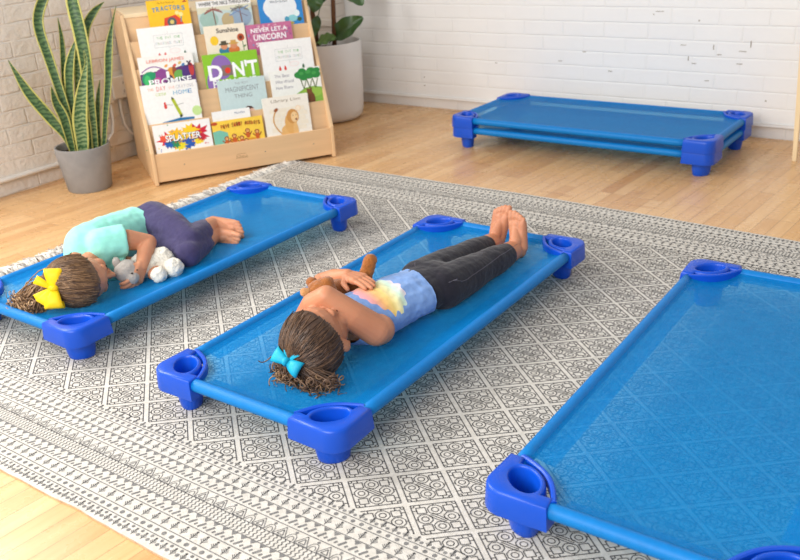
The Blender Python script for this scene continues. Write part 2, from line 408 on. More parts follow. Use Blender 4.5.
def block_meshes():
    # outline in the corner's own quadrant: a = inwards along x, b = inwards along y
    cup = V((.070, .063)); dv = V((1, -.92)).normalized(); nv = V((.92, 1)).normalized()
    ell = lambda ra, rb, k, n=28: [cup+dv*(ra*cos(2*pi*i/n))+nv*(rb*sin(2*pi*i/n)) for i in range(n)]
    out = []
    rr = .045
    out.append(V((.147, .003)))
    for i in range(9):
        a = pi/2*i/8; out.append(V((rr-rr*sin(a), rr-rr*cos(a))) if True else None)
    out.append(V((.003, .132)))
    out.append(V((.038, .132)))
    ring = [cup+dv*(.058*cos(t))+nv*(.041*sin(t)) for t in [pi*.88-pi*.76*i/10 for i in range(11)]]
    out += ring
    out.append(V((.147, .040)))
    # orientation: make counter clockwise
    area = sum(out[i].x*out[(i+1) % len(out)].y-out[(i+1) % len(out)].x*out[i].y for i in range(len(out)))
    if area < 0: out = out[::-1]
    def off(poly, d):
        n = len(poly); res = []
        for i in range(n):
            e1 = (poly[i]-poly[i-1]).normalized(); e2 = (poly[(i+1) % n]-poly[i]).normalized()
            n1 = V((e1.y, -e1.x)); n2 = V((e2.y, -e2.x)); b = (n1+n2); b = b.normalized() if b.length > 1e-6 else n1
            res.append(poly[i]+b*d/max(.5, b.dot(n1)))
        return res
    bm = bmesh.new()
    def loop(p2, z): return [bm.verts.new((p.x, p.y, z)) for p in p2]
    def bridge(A, B):
        n = len(A)
        for i in range(n): bm.faces.new((A[i], A[(i+1) % n], B[(i+1) % n], B[i]))
    outer = [loop(off(out, -.0035-.002), .063), loop(off(out, .0015), .0645), loop(off(out, .0025), .067), loop(off(out, .0), .110), loop(off(out, -.0008), .118), loop(off(out, -.003), .1225), loop(off(out, -.007), .1245)]
    inner0 = loop(off(out, -.006), .105); bridge(inner0, outer[0])
    for a, b in zip(outer, outer[1:]): bridge(a, b)
    lp = [ell(.0485, .0325, 0), ell(.0465, .0305, 0), ell(.045, .029, 0), ell(.044, .028, 0), ell(.038, .024, 0), ell(.030, .019, 0)]
    zs = [.1245, .1235, .121, .116, .075, .032]
    cl = [loop(p, z) for p, z in zip(lp, zs)]
    for a, b in zip(cl, cl[1:]): bridge(a, b)
    bm.faces.new(cl[-1])
    es = []
    for L in (outer[-1], cl[0]):
        for i in range(len(L)): es.append(bm.edges.get((L[i], L[(i+1) % len(L)])))
    bmesh.ops.triangle_fill(bm, use_beauty=True, use_dissolve=False, edges=es)
    # thin rim across the inner corner
    n = 14; prof = []
    for i in range(n+1):
        t = i/n; a = .030+(.150-.030)*t; b = .138-(.138-.030)*t; k = sin(pi*t)
        c = V((a, b))+nv*(.021*k)
        w = .0055
        prof.append([(c-nv*w, .098), (c+nv*w, .098), (c+nv*w, .1195), (c+nv*(w-.003), .1225), (c-nv*(w-.003), .1225), (c-nv*w, .1195)])
    rv = [[bm.verts.new((p.x, p.y, z)) for p, z in q] for q in prof]
    for i in range(n):
        for k in range(6): bm.faces.new((rv[i][k], rv[i][(k+1) % 6], rv[i+1][(k+1) % 6], rv[i+1][k]))
    bm.faces.new(rv[0]); bm.faces.new(rv[-1][::-1])
    for v_ in bm.verts: v_.co.z *= .945
    bmesh.ops.recalc_face_normals(bm, faces=bm.faces[:])
    for f in bm.faces: f.smooth = True
    me = bpy.data.meshes.new('corner_block'); bm.to_mesh(me); bm.free(); me.materials.append(M_block)
    # leg
    bm = bmesh.new()
    lp = [(.046, .035, .090), (.0455, .0345, .052), (.041, .031, .020), (.038, .0285, .004), (.035, .0255, 0)]
    ls = [loop(ell(a, b, 0), z) for a, b, z in lp]
    for a, b in zip(ls, ls[1:]): bridge(a, b)
    bm.faces.new(ls[-1])
    bmesh.ops.recalc_face_normals(bm, faces=bm.faces[:])
    for f in bm.faces: f.smooth = len(f.verts) < 6
    ml = bpy.data.meshes.new('leg'); bm.to_mesh(ml); bm.free(); ml.materials.append(M_block)
    for me_ in (me, ml): me_.set_sharp_from_angle(angle=radians(42))
    return me, ml

def flip_mesh(me, sx, sy):
    m2 = me.copy()
    for v in m2.vertices:
        a, b, z = v.co; v.co = (sx*(HX-a), sy*(HY-b), z)
    if -sx*-sy < 0: m2.flip_normals()
    m2.update(); return m2

def make_cot():
    root = empty('daycare_cot')
    bmesh_, lmesh_ = block_meshes()
    for sx in (-1, 1):
        for sy in (-1, 1):
            b = bpy.data.objects.new('corner_block', flip_mesh(bmesh_, sx, sy)); col.objects.link(b); b.parent = root
            l = bpy.data.objects.new('leg', flip_mesh(lmesh_, sx, sy)); col.objects.link(l); l.parent = b
    for sx in (-1, 1):
        m = MB(); m.tube([(sx*(HX-.026), y, .0965) for y in [-HY+.12+(2*HY-.24)*i/20 for i in range(21)]], .0165, n=16); m.build('side_rail', M_rail, root)
    for sy in (-1, 1):
        m = MB(); m.tube([(x, sy*(HY-.024), .0965) for x in [-HX+.12+(2*HX-.24)*i/10 for i in range(11)]], .0165, n=16); m.build('end_rail', M_rail, root)
    def halfw(y):
        ay = abs(y)
        if ay < HY-.150: return HX-.028
        t = (ay-(HY-.150))/(.150-.026)
        # follow the rim: from (HX-.028) to (HX-.150), bulging inwards
        return HX-.028-(.150-.028)*t-.024*sin(pi*t)
    ys = sorted(set([round(-HY+.026+(2*HY-.052)*i/60, 4) for i in range(61)]+[s*(HY-.150+.124*k/12) for s in (-1, 1) for k in range(13)]))
    m = MB(); nx = 36; vs = []
    for y in ys:
        w = halfw(y)
        for i in range(nx+1):
            q = i/nx*2-1; x = w*math.copysign(1-(1-abs(q))**1.35, q); vs.append((x, y, zsheet(x, y)))
    m.add(vs, [(j*(nx+1)+i, j*(nx+1)+i+1, (j+1)*(nx+1)+i+1, (j+1)*(nx+1)+i) for j in range(len(ys)-1) for i in range(nx)])
    m.build('fabric_sheet', M_fab, root)
    m = MB()
    for s in (-1, 1):
        vs = []; N = 30; K = 6
        for j in range(N+1):
            y = -HY+.160+(2*HY-.32)*j/N
            for k in range(K+1):
                x = s*(HX-.030-.060*k/K); vs.append((x, y, zsheet(x, y)-.0025))
        m.add(vs, [(j*(K+1)+i, j*(K+1)+i+1, (j+1)*(K+1)+i+1, (j+1)*(K+1)+i) for j in range(N) for i in range(K)])
        vs = []
        for j in range(13):
            x = -HX+.165+(2*HX-.33)*j/12
            for k in range(K+1):
                y = s*(HY-.030-.045*k/K); vs.append((x, y, zsheet(x, y)-.0025))
        m.add(vs, [(j*(K+1)+i, j*(K+1)+i+1, (j+1)*(K+1)+i+1, (j+1)*(K+1)+i) for j in range(12) for i in range(K)])
    m.build('sewn_hem', M_hem, root)
    return root
cot = make_cot()
G = 'blue daycare sleeping cots'
tag(cot, 'blue mesh cot in the middle of the rug, under child in blue shirt', 'cot', G)
def put(loc, rz, label):
    c = copy_tree(cot); c.location = loc; c.rotation_euler = (0, 0, rz); tag(c, label, 'cot', G); return c
put((-.9717, .026, 0), -.0075, 'blue mesh cot near the snake plant, under child in aqua shirt')
put((.965, .0092, 0), .0064, 'empty blue mesh cot at the right front, cut off by frame')
LOWER = put((-.3083, 2.1546, -.0), -.0147+pi/2, 'lower blue cot of the stack against the white brick wall')
UPPER = put((-.3083, 2.1546, .0502), -.0147+pi/2, 'upper blue cot of the stack against the white brick wall')
for ct in (LOWER, UPPER):          # nobody lies on the stacked cots: their cloth is nearly flat
    for ch in ct.children:
        if ch.name.startswith(('fabric_sheet', 'sewn_hem')):
            ch.data = ch.data.copy()
            for v_ in ch.data.vertices: v_.co.z = .111-(.111-v_.co.z)*.35
UPPER.scale = (1.006, 1.003, 1)
cot.location.z = .0068
for c in col.objects:
    if c.name.startswith('daycare_cot') and c not in (LOWER, UPPER): c.location.z = .0068

# ------------------------------------------------------------------ book display stand: its own frame has x along the front, y into the depth
SA = V((-1.913, .703, 0)); SW = V((.528, .849, 0)).normalized(); SN = V((-SW.y, SW.x, 0)); SRZ = math.atan2(SW.y, SW.x)
SL = .912
stand = tag(empty('book_display_stand', SA, SRZ), 'sloped birch book display stand full of picture books against the left wall', 'bookshelf')
prof = [(0, .002), (0, .160), (.262, .768), (.64, .768), (.64, .002)]
for x0 in (0, SL-.018):
    m = MB(); n = len(prof)
    m.add([(x0, d, z) for d, z in prof]+[(x0+.018, d, z) for d, z in prof],
          [tuple(range(n)), tuple(range(n, 2*n))[::-1]]+[(i, n+i, n+(i+1) % n, (i+1) % n) for i in range(n)], 0, False)
    m.build('side_panel', M_birchz, stand, bevel=.004)
m = MB(); m.box((.018, .006, .016), (SL-.018, .022, .152)); lip = m.build('front_lip', M_birch, stand, bevel=.003)
for i in range(5):
    m = MB(); d0, z0 = .030+.05*i, .100+.122*i; d1, z1 = .062+.05*i, .282+.122*i
    if i == 4: z1, d1 = .755, .262
    m.add([(x, d, z) for x in (.018, SL-.018) for d, z in ((d0, z0), (d1, z1), (d1+.010, z1), (d0+.010, z0))],
          [(0, 1, 2, 3), (7, 6, 5, 4), (0, 4, 5, 1), (1, 5, 6, 2), (2, 6, 7, 3), (3, 7, 4, 0)], 0, False)
    m.box((.018, .008+.05*i, .100+.122*i), (SL-.018, .034+.05*i, .110+.122*i))
    m.build('tier_board', M_birch, stand, fix=True)
m = MB(); m.box((.018, .258, .752), (SL-.018, .635, .770)); m.build('top_panel', M_edge, stand, bevel=.003)
m = MB(); m.box((.018, .622, .02), (SL-.018, .636, .752)); m.build('back_panel', M_birch, stand)
m = MB(); m.box((.018, .03, .03), (SL-.018, .622, .045)); m.build('bottom_panel', M_birch, stand)
for x in (.15, .55, .80):
    m = MB(); m.tube([(x, .0065, .085), (x, .0048, .085)], .003, n=8); m.build('screw', plain('steel_bolt', C(120, 116, 112), .4, .5, .05), stand)

# lettering ------------------------------------------------------------------
def text_geo(s, width, x=0, z=0, height=None, align='CENTER', bold=0.0, shear=0, spacing=1):
    """flat lettering in the x-z plane scaled to a given width; returns vertex and face lists"""
    cu = bpy.data.curves.new('lettering', 'FONT'); cu.body = s; cu.align_x = 'CENTER'; cu.size = 1; cu.shear = shear
    cu.space_character = spacing; cu.offset = bold; cu.resolution_u = 3
    ob = bpy.data.objects.new('lettering', cu); col.objects.link(ob)
    bpy.context.view_layer.update()
    me = ob.evaluated_get(bpy.context.evaluated_depsgraph_get()).to_mesh()
    vs = [v.co.copy() for v in me.vertices]; fs = [tuple(p.vertices) for p in me.polygons]
    ob.evaluated_get(bpy.context.evaluated_depsgraph_get()).to_mesh_clear()
    bpy.data.objects.remove(ob); bpy.data.curves.remove(cu)
    xs = [v.x for v in vs]; ys = [v.y for v in vs]
    w = max(xs)-min(xs); h = max(ys)-min(ys); k = width/w; kz = k if height is None else height/h
    cx = (max(xs)+min(xs))/2; cy = (max(ys)+min(ys))/2
    return [(x+(v.x-cx)*k, z+(v.y-cy)*kz) for v in vs], fs

_pm = {}
def ink(rgb):
    if rgb not in _pm: _pm[rgb] = plain('print_%02x%02x%02x' % rgb, C(*rgb), .45, .35, .04, 60)
    return _pm[rgb]

class Art:
    """printed shapes on a cover: each layer lies a hair in front of the one below it"""
    def __init__(s): s.mb = MB(); s.mats = []; s.d = .0003
    def mi(s, rgb):
        m = ink(rgb)
        if m not in s.mats: s.mats.append(m)
        return s.mats.index(m)
    def poly(s, pts, rgb):
        s.mb.add([(x, -s.d, z) for x, z in pts], [tuple(range(len(pts)))], s.mi(rgb), False); s.d += .00003; return s
    def rect(s, x0, z0, x1, z1, rgb): return s.poly([(x0, z0), (x1, z0), (x1, z1), (x0, z1)], rgb)
    def oval(s, x, z, a, b, rgb, rot=0, n=18):
        return s.poly([(x+a*cos(t)*cos(rot)-b*sin(t)*sin(rot), z+a*cos(t)*sin(rot)+b*sin(t)*cos(rot)) for t in [2*pi*i/n for i in range(n)]], rgb)
    def splat(s, x, z, r, rgb, n=11, k=.55, seed=1):
        q = random.Random(seed); pts = []
        for i in range(n*2):
            a = pi*i/n; rr = r*(1 if i % 2 == 0 else k)*q.uniform(.75, 1.2); pts.append((x+rr*1.35*cos(a), z+rr*sin(a)))
        return s.poly(pts, rgb)
    def line(s, a, b, w, rgb):
        L = math.hypot(b[0]-a[0], b[1]-a[1]) or 1; nx, nz = -(b[1]-a[1])/L*w/2, (b[0]-a[0])/L*w/2
        return s.poly([(a[0]-nx, a[1]-nz), (b[0]-nx, b[1]-nz), (b[0]+nx, b[1]+nz), (a[0]+nx, a[1]+nz)], rgb)
    def text(s, t, w, x, z, rgb, h=None, bold=.0, shear=0, spacing=1, rot=0):
        vs, fs = text_geo(t, w, 0, 0, h, bold=bold, shear=shear, spacing=spacing)
        s.mb.add([(x+a*cos(rot)-b*sin(rot), -s.d, z+a*sin(rot)+b*cos(rot)) for a, b in vs], fs, s.mi(rgb), False); s.d += .00003; return s
    def letters(s, t, w, x, z, cols, h, bold=0, arc=0, rot=0):
        n = len(t); st = w/n
        for i, ch in enumerate(t):
            if ch == ' ': continue
            u = (i+.5)/n-.5
            s.text(ch, st*(.42 if ch in 'I!' else .8), x+u*w*cos(rot), z+u*w*sin(rot)+arc*(1-4*u*u), cols[i % len(cols)], h, bold, rot=rot-arc*4*u)
        return s
    def build(s, name, parent, label=None):
        o = s.mb.build(name, s.mats, parent)
        if label: o['label'] = label
        return o

TILT = radians(8.6)
BG = 'picture books on the display stand'
def book(tier, s0, w, h, cover, label, thick=.009, push=0.0):
    """s0: left edge along the stand; returns (book, art frame)"""
    d = .012+.05*tier-push; z = .112+.122*tier+.001
    o = MB(); t = thick
    o.box((0, 0, 0), (w, .0012, h), 0); o.box((0, t-.0012, 0), (w, t, h), 0); o.box((0, .0012, 0), (.003, t-.0012, h), 0)
    o.box((.003, .0012, .002), (w-.002, t-.0012, h-.002), 1)
    b = o.build('picture_book', [ink(cover), M_page])
    b.location = SA+SW*s0+SN*(d+.0)+V((0, 0, z)); b.rotation_euler = (-TILT, 0, SRZ)
    tag(b, label, 'book', BG)
    return b

# front tier
WHITE = (242, 241, 238)
b = book(0, .033, .270, .170, WHITE, 'white picture book with rainbow paint splash lettering, bottom left of the stand')
a = Art()
for i, (x, z, r, c) in enumerate(((.07, .095, .042, (214, 40, 60)), (.205, .112, .044, (206, 34, 60)), (.17, .125, .034, (245, 205, 40)), (.10, .118, .034, (250, 190, 40)), (.135, .085, .046, (246, 200, 30)), (.15, .066, .034, (40, 90, 180)), (.115, .062, .026, (230, 215, 40)), (.09, .075, .026, (50, 140, 90)), (.205, .072, .022, (240, 215, 60)), (.045, .105, .020, (230, 90, 60)), (.225, .085, .018, (200, 40, 60)), (.062, .075, .020, (36, 96, 180)))):
    a.splat(x, z, r, c, 10, .6, i)
q = random.Random(3)
for i in range(46):
    a.oval(q.gauss(.135, .065), q.gauss(.095, .03), .0018+q.random()*.002, .0018+q.random()*.0016, q.choice([(214, 40, 60), (40, 90, 180), (246, 200, 30), (60, 150, 80)]), n=7)
a.splat(.068, .032, .011, (206, 30, 50), 7, .6, 9)
a.build('cover_picture', b)
t = Art(); t.d = .0012; t.text('SPLATTER', .172, .137, .100, (40, 40, 50), .036, .045).text('SPLATTER', .168, .135, .102, (250, 250, 250), .031, .02); t.build('cover_title', b)

b = book(0, .310, .250, .148, (246, 206, 74), 'low yellow picture book with monkeys, bottom middle of the stand')
a = Art(); a.poly([(0, .0), (.25, 0), (.25, .035), (.19, .05), (.12, .042), (.07, .055), (0, .03)], (214, 150, 40)).poly([(0, .035), (.03, .03), (.075, .05), (.07, .09), (.035, .105), (0, .10)], (120, 190, 170))
a.oval(.012, .138, .016, .008, (190, 80, 40))
for i, (x, z) in enumerate(((.062, .042), (.10, .05), (.135, .036), (.168, .066), (.214, .056), (.075, .018), (.155, .02))):
    a.oval(x, z, .011, .016, (200, 96, 40)).oval(x, z+.02, .012, .0105, (150, 76, 36)).oval(x, z+.019, .0075, .007, (236, 176, 110)).line((x-.01, z), (x-.022, z+.012), .005, (150, 76, 36)).line((x+.01, z), (x+.021, z+.014), .005, (150, 76, 36)).oval(x-.003, z+.021, .0012, .0015, (30, 20, 20), n=6).oval(x+.003, z+.021, .0012, .0015, (30, 20, 20), n=6)
a.build('cover_picture', b)
t = Art(); t.d = .0016; t.letters('Five Silly Monkeys', .195, .138, .118, [(176, 52, 34), (140, 60, 30)], .019, .02, .006); t.build('cover_title', b)

b = book(0, .322, .186, .192, WHITE, 'white picture book showing only its top edge behind the yellow monkey book', push=-.0135, thick=.006)
t = Art(); t.text('Noodles', .05, .135, .175, (120, 130, 160), .011); t.build('cover_title', b)

b = book(0, .572, .233, .225, (240, 234, 222), 'cream picture book with a sitting lion, bottom right of the stand')
a = Art()
for j in range(5):
    for i in range(4): a.rect(.03+i*.045+(j % 2)*.012, .055+j*.023, .03+i*.045+.042+(j % 2)*.012, .055+j*.023+.0205, (238, 228, 208))
a.oval(.175, .158, .014, .014, (240, 214, 180)).oval(.175, .158, .010, .010, (246, 230, 206))
for i in range(12):
    t0, t1 = i/12, (i+1)/12
    f = lambda t: (.088-.042*sin(pi*t*.8)-.005*t, .03+.125*t)
    a.line(f(t0), f(t1), .006, (206, 152, 84))
a.oval(.062, .162, .012, .008, (150, 88, 50), .6)
a.oval(.115, .055, .040, .032, (226, 178, 112)).oval(.128, .085, .030, .052, (222, 170, 100), .1).oval(.142, .122, .031, .036, (204, 146, 78)).oval(.150, .118, .018, .026, (236, 200, 148)).oval(.150, .052, .013, .04, (228, 182, 118)).oval(.158, .018, .018, .009, (222, 176, 112)).oval(.112, .016, .022, .008, (214, 164, 100)).oval(.158, .106, .006, .005, (140, 90, 66)).oval(.143, .126, .002, .0025, (60, 40, 30), n=8).oval(.159, .126, .002, .0025, (60, 40, 30), n=8)
a.build('cover_picture', b)
t = Art(); t.text('Library Lion', .150, .118, .203, (150, 132, 108), .019); t.build('cover_title', b)

# second tier
b = book(1, .016, .262, .229, WHITE, 'white picture book with a green crayon, second tier on the left of the stand')
a = Art(); a.poly([(.132, .148), (.146, .152), (.172, .078), (.158, .073)], (176, 190, 40)).poly([(.132, .148), (.146, .152), (.134, .164)], (70, 66, 30)).poly([(.172, .078), (.158, .073), (.160, .062), (.172, .066)], (60, 60, 30)).line((.10, .13), (.135, .125), .002, (120, 120, 120)).line((.148, .12), (.186, .128), .002, (120, 120, 120)).oval(.100, .122, .007, .012, (214, 60, 50)).oval(.099, .136, .005, .006, (214, 60, 50)).oval(.243, .085, .023, .023, (198, 226, 150)).poly([(.075, .02), (.225, .02), (.225, .058), (.16, .062), (.075, .05)], (40, 116, 170))
a.build('cover_picture', b)
t = Art(); t.letters('The', .028, .045, .206, [(240, 170, 130)], .012).letters('DAY', .045, .094, .206, [(214, 60, 50), (236, 100, 80)], .020).letters('the', .03, .143, .206, [(240, 190, 170)], .012).letters('CRAYONS', .085, .205, .206, [(200, 196, 190), (180, 180, 190)], .015).letters('Came', .052, .088, .180, [(190, 210, 130)], .012).letters('HOME', .092, .190, .180, [(120, 180, 210), (90, 150, 200)], .019); t.build('cover_title', b)

b = book(1, .375, .234, .206, (196, 216, 216), 'pale blue-grey picture book with a girl and dog, second tier middle of the stand')
a = Art(); a.oval(.135, .052, .024, .020, (76, 46, 42)).oval(.148, .045, .016, .014, (232, 190, 168)).oval(.085, .042, .012, .010, (96, 70, 66)).oval(.066, .050, .006, .012, (96, 70, 66), .5).oval(.105, .038, .008, .014, (96, 70, 66), -.5).oval(.160, .036, .01, .012, (196, 60, 66))
a.build('cover_picture', b)
t = Art(); t.text('THE MOST', .066, .118, .185, (150, 160, 162), .010).text('MAGNIFICENT', .165, .117, .158, (136, 146, 150), .024).text('THING', .088, .117, .125, (140, 150, 152), .019); t.build('cover_title', b)

b = book(1, .637, .258, .218, (240, 240, 234), 'white picture book with a brown bear and green tree, second tier right of the stand')
a = Art(); a.poly([(0, .04), (.05, .05), (.09, .042), (.09, .02), (.258, .02), (.258, .115), (.22, .125), (.17, .12), (.13, .10), (.09, .075), (.04, .085), (0, .06)], (130, 178, 70)).oval(.05, .055, .05, .018, (164, 198, 92)).oval(.205, .095, .055, .025, (150, 190, 76)).oval(.165, .07, .045, .02, (112, 164, 62))
for x in (.165, .195, .225): a.line((x, .115), (x-.012, .165), .005, (96, 110, 60)).line((x, .115), (x+.016, .16), .004, (96, 110, 60))
for x, z, r in ((.145, .186, .022), (.17, .176, .026), (.20, .184, .03), (.235, .18, .024), (.165, .2, .022), (.21, .205, .02), (.24, .2, .018)): a.oval(x, z, min(r, .258-x), min(r*.75, .217-z), (46, 134, 62))
for x, z, r in ((.16, .192, .012), (.195, .196, .014), (.225, .188, .012)): a.oval(x, z, r, r*.7, (70, 158, 76))
a.oval(.195, .065, .021, .034, (112, 70, 40)).oval(.190, .100, .014, .014, (120, 76, 44)).oval(.18, .112, .005, .005, (112, 70, 40)).oval(.2, .113, .005, .005, (112, 70, 40)).oval(.18, .045, .009, .02, (104, 64, 36)).oval(.207, .04, .009, .02, (104, 64, 36)).oval(.086, .068, .028, .013, (206, 178, 130))
a.build('cover_picture', b)
t = Art(); t.text('The Bear', .078, .062, .192, (140, 136, 150), .015).text('Who Would', .094, .070, .164, (140, 136, 150), .015).text('Not Share', .086, .066, .136, (140, 136, 150), .015); t.build('cover_title', b)

# third tier
b = book(2, .031, .256, .228, (240, 238, 232), 'white picture book with colourful crowd and bold white letters, third tier left of the stand')
a = Art(); a.poly([(0, .085), (.256, .085), (.256, .168), (.2, .172), (.15, .160), (.08, .158), (0, .15)], (96, 58, 110))
for x, z, ra, rb, c in ((.045, .125, .04, .035, (40, 150, 100)), (.10, .135, .032, .032, (140, 70, 140)), (.03, .115, .016, .03, (70, 190, 110)), (.145, .14, .02, .03, (220, 150, 60)), (.16, .15, .010, .028, (150, 80, 50)), (.18, .128, .026, .026, (110, 170, 80)), (.215, .135, .022, .034, (80, 52, 120)), (.24, .15, .012, .03, (190, 60, 60)), (.075, .112, .020, .018, (190, 80, 150)), (.135, .115, .014, .02, (66, 40, 80)), (.2, .105, .03, .014, (60, 46, 100))): a.oval(x, z, min(ra, .255-x), rb, c)
for i in range(10):
    t0, t1 = i/10, (i+1)/10; f = lambda t: (.008+.11*t, .158+.022*sin(pi*t)); a.line(f(t0), f(t1), .0045, (150, 90, 160))
for x, z, c in ((.125, .178, (236, 170, 90)), (.165, .176, (220, 90, 70)), (.205, .175, (70, 130, 180)), (.19, .185, (220, 190, 120))): a.oval(x, z, .009, .006, c, .6)
a.line((.222, .165), (.242, .19), .006, (60, 40, 60)).line((.242, .165), (.224, .19), .006, (60, 40, 60))
a.build('cover_picture', b)
t = Art(); t.d = .0016; t.text('LEBRON JAMES', .175, .126, .203, (232, 110, 84), .018).text('I', .014, .126, .137, (250, 250, 250), .03, .03).text('PROMISE', .20, .134, .108, (250, 250, 250), .027, .02); t.build('cover_title', b)

b = book(2, .330, .268, .205, (140, 196, 48), 'lime green picture book with big white letters, third tier middle of the stand')
a = Art(); a.oval(.085, .140, .050, .058, (142, 108, 178)).oval(.035, .07, .030, .055, (142, 108, 178)).rect(.085, .098, .142, .148, (134, 112, 106)).oval(.113, .122, .014, .014, (226, 60, 40))
a.build('cover_picture', b, 'purple rounded shape with red button')
t = Art(); t.d = .0014; t.text('D', .068, .052, .118, (250, 250, 250), .072, .03).text("N'T", .125, .200, .124, (250, 250, 250), .074, .03).text('PUSH THE', .215, .140, .064, (250, 250, 250), .036, .02); t.build('cover_title', b)

def quit_cover(b, k):
    a = Art(); a.poly([(.07*k, .135), (.205*k, .135), (.205*k, .1365), (.07*k, .1365)], (190, 196, 196)).line((.07, .135), (.07, .192), .0014, (196, 200, 200)).line((.205, .135), (.205, .192), .0014, (196, 200, 200)).line((.07, .192), (.205, .192), .0014, (196, 200, 200)).line((.138, .192), (.138, .208), .002, (200, 200, 196))
    a.line((.138, .135), (.138, .122), .0015, (180, 180, 176)).oval(.160, .115, .026, .013, (244, 226, 222)).oval(.160, .115, .022, .010, (242, 238, 234))
    for x, c in ((.085, (216, 76, 66)), (.112, (222, 70, 60)), (.205, (52, 96, 66))): a.rect(x-.006, .08, x+.006, .10, c).poly([(x-.006, .10), (x+.006, .10), (x, .113)], c)
    a.build('cover_picture', b)
    t = Art(); t.letters('THE DAY the', .11, .138, .178, [(150, 196, 150), (170, 200, 150), (90, 170, 80), (160, 180, 180)], .012).letters('CRAYONS QUIT', .128, .138, .153, [(160, 180, 190), (170, 190, 160), (190, 170, 170)], .012); t.build('cover_title', b)
b = book(2, .618, .262, .233, WHITE, 'white picture book with small crayon title, third tier right, behind the bear book'); quit_cover(b, 1)

# fourth tier
b = book(3, .056, .260, .230, WHITE, 'white picture book with small crayon title, fourth tier left, below the yellow tractor book'); quit_cover(b, 1)
b = book(3, .366, .198, .208, (240, 228, 206), 'cream picture book with yellow sun and two hats, fourth tier middle of the stand')
a = Art(); a.oval(.042, .138, .020, .022, (244, 200, 50)).oval(.172, .142, .018, .018, (186, 86, 50)).oval(.172, .142, .009, .009, (110, 50, 34)).line((.178, .124), (.18, .08), .003, (70, 110, 60)).oval(.186, .1, .008, .004, (70, 120, 60), .5)
for x, hc, cc in ((.085, (84, 78, 60), (58, 130, 160)), (.132, (206, 160, 84), (214, 120, 60))): a.oval(x, .088, .028, .018, cc).oval(x, .108, .017, .016, (216, 146, 106)).oval(x, .118, .025, .005, hc).rect(x-.013, .118, x+.013, .133, hc)
a.build('cover_picture', b)
t = Art(); t.text('Sunshine', .108, .112, .182, (46, 40, 38), .022, .02); t.build('cover_title', b)
b = book(3, .570, .230, .193, (198, 112, 150), 'pink picture book with white capital letters, fourth tier right of the stand')
a = Art(); q = random.Random(8)
for i in range(70): a.oval(q.uniform(.008, .222), q.uniform(.08, .186), q.uniform(.003, .008), q.uniform(.002, .005), q.choice([(216, 150, 180), (180, 90, 140), (230, 190, 200), (120, 150, 190), (150, 90, 150)]), q.uniform(0, 3), 8)
a.build('cover_picture', b)
t = Art(); t.d = .0030; t.text('NEVER LET A', .185, .113, .164, (250, 240, 244), .021, .03).text('UNICORN', .165, .113, .130, (250, 240, 244), .029, .03).text('SCRIBBLE', .15, .113, .096, (250, 240, 244), .02, .02); t.build('cover_title', b)

# top tier
b = book(4, .125, .196, .222, (246, 194, 46), 'bright yellow picture book about tractors, top tier left of the stand')
a = Art(); a.poly([(.065, .10), (.16, .10), (.15, .128), (.125, .150), (.072, .138)], (220, 74, 52)).oval(.105, .118, .022, .022, (90, 96, 100)).oval(.105, .118, .010, .010, (220, 200, 120)).oval(.135, .158, .010, .009, (252, 226, 150)).oval(.152, .15, .010, .010, (252, 226, 150)).poly([(.165, .202), (.19, .204), (.178, .215)], (190, 90, 50)).line((.148, .115), (.152, .140), .005, (90, 150, 170))
a.build('cover_picture', b)
t = Art(); t.text('My First Book of...', .085, .092, .207, (150, 110, 30), .010).letters('TRACTORS', .158, .098, .176, [(60, 140, 180)], .022, .03, .008); t.build('cover_title', b)
b = book(4, .356, .265, .198, (192, 210, 208), 'grey-blue picture book with palm trees under white title band, top tier middle')
a = Art(); a.rect(.0, .168, .265, .198, (240, 238, 234)).poly([(0, .168), (.265, .168), (.265, .15), (.19, .14), (.1, .152), (0, .138)], (216, 214, 190)).oval(.05, .11, .045, .04, (160, 190, 180)).oval(.21, .11, .05, .045, (150, 170, 190)).oval(.14, .10, .03, .035, (190, 170, 130))
for cx in (.075, .205):
    a.line((cx, .155), (cx+.004, .085), .006, (136, 104, 90))
    for k in range(9): a.line((cx, .155), (cx+.045*cos(pi*k/8), .155+.014*sin(pi*k/8)-.018*abs(cos(pi*k/8))), .004, (150, 92, 84) if cx < .1 else (120, 120, 110))
a.line((.15, .12), (.25, .16), .005, (120, 150, 190)).line((.16, .155), (.24, .11), .005, (130, 130, 150))
a.build('cover_picture', b)
t = Art(); t.d = .0022; t.text('WHERE THE NICE THINGS ARE', .245, .1325, .183, (40, 40, 40), .017); t.build('cover_title', b)
b = book(4, .656, .222, .200, (52, 136, 206), 'blue picture book with a white centre shape, top tier right of the stand')
a = Art(); a.oval(.108, .135, .086, .062, (232, 236, 238)).oval(.115, .10, .07, .05, (232, 236, 238)).oval(.165, .078, .026, .016, (140, 206, 212)).oval(.19, .10, .014, .016, (226, 240, 240)).oval(.135, .075, .012, .014, (80, 160, 190)).oval(.20, .07, .012, .01, (60, 90, 60)).oval(.15, .055, .02, .008, (200, 180, 90))
a.build('cover_picture', b)
t = Art(); t.d = .0012; t.text('Would you', .07, .105, .178, (70, 80, 100), .010).text('What Do You Have?', .09, .105, .163, (70, 80, 100), .010); t.build('cover_title', b)

# small burnt-in maker's mark on the lip
a = Art(); a.poly([(0, 0), (.06, 0), (.06, .002), (0, .002)], (176, 136, 96)); a.text('ECR4Kids', .056, .032, .008, (176, 138, 100), .011)
for i in range(8): a.line((.004+.006*i, .0165+.006*sin(pi*i/9)), (.010+.006*i, .0165+.006*sin(pi*(i+1)/9)), .002, (176, 138, 100))
o = a.build('burnt_logo', stand); o.location = (.40, .006, .072)

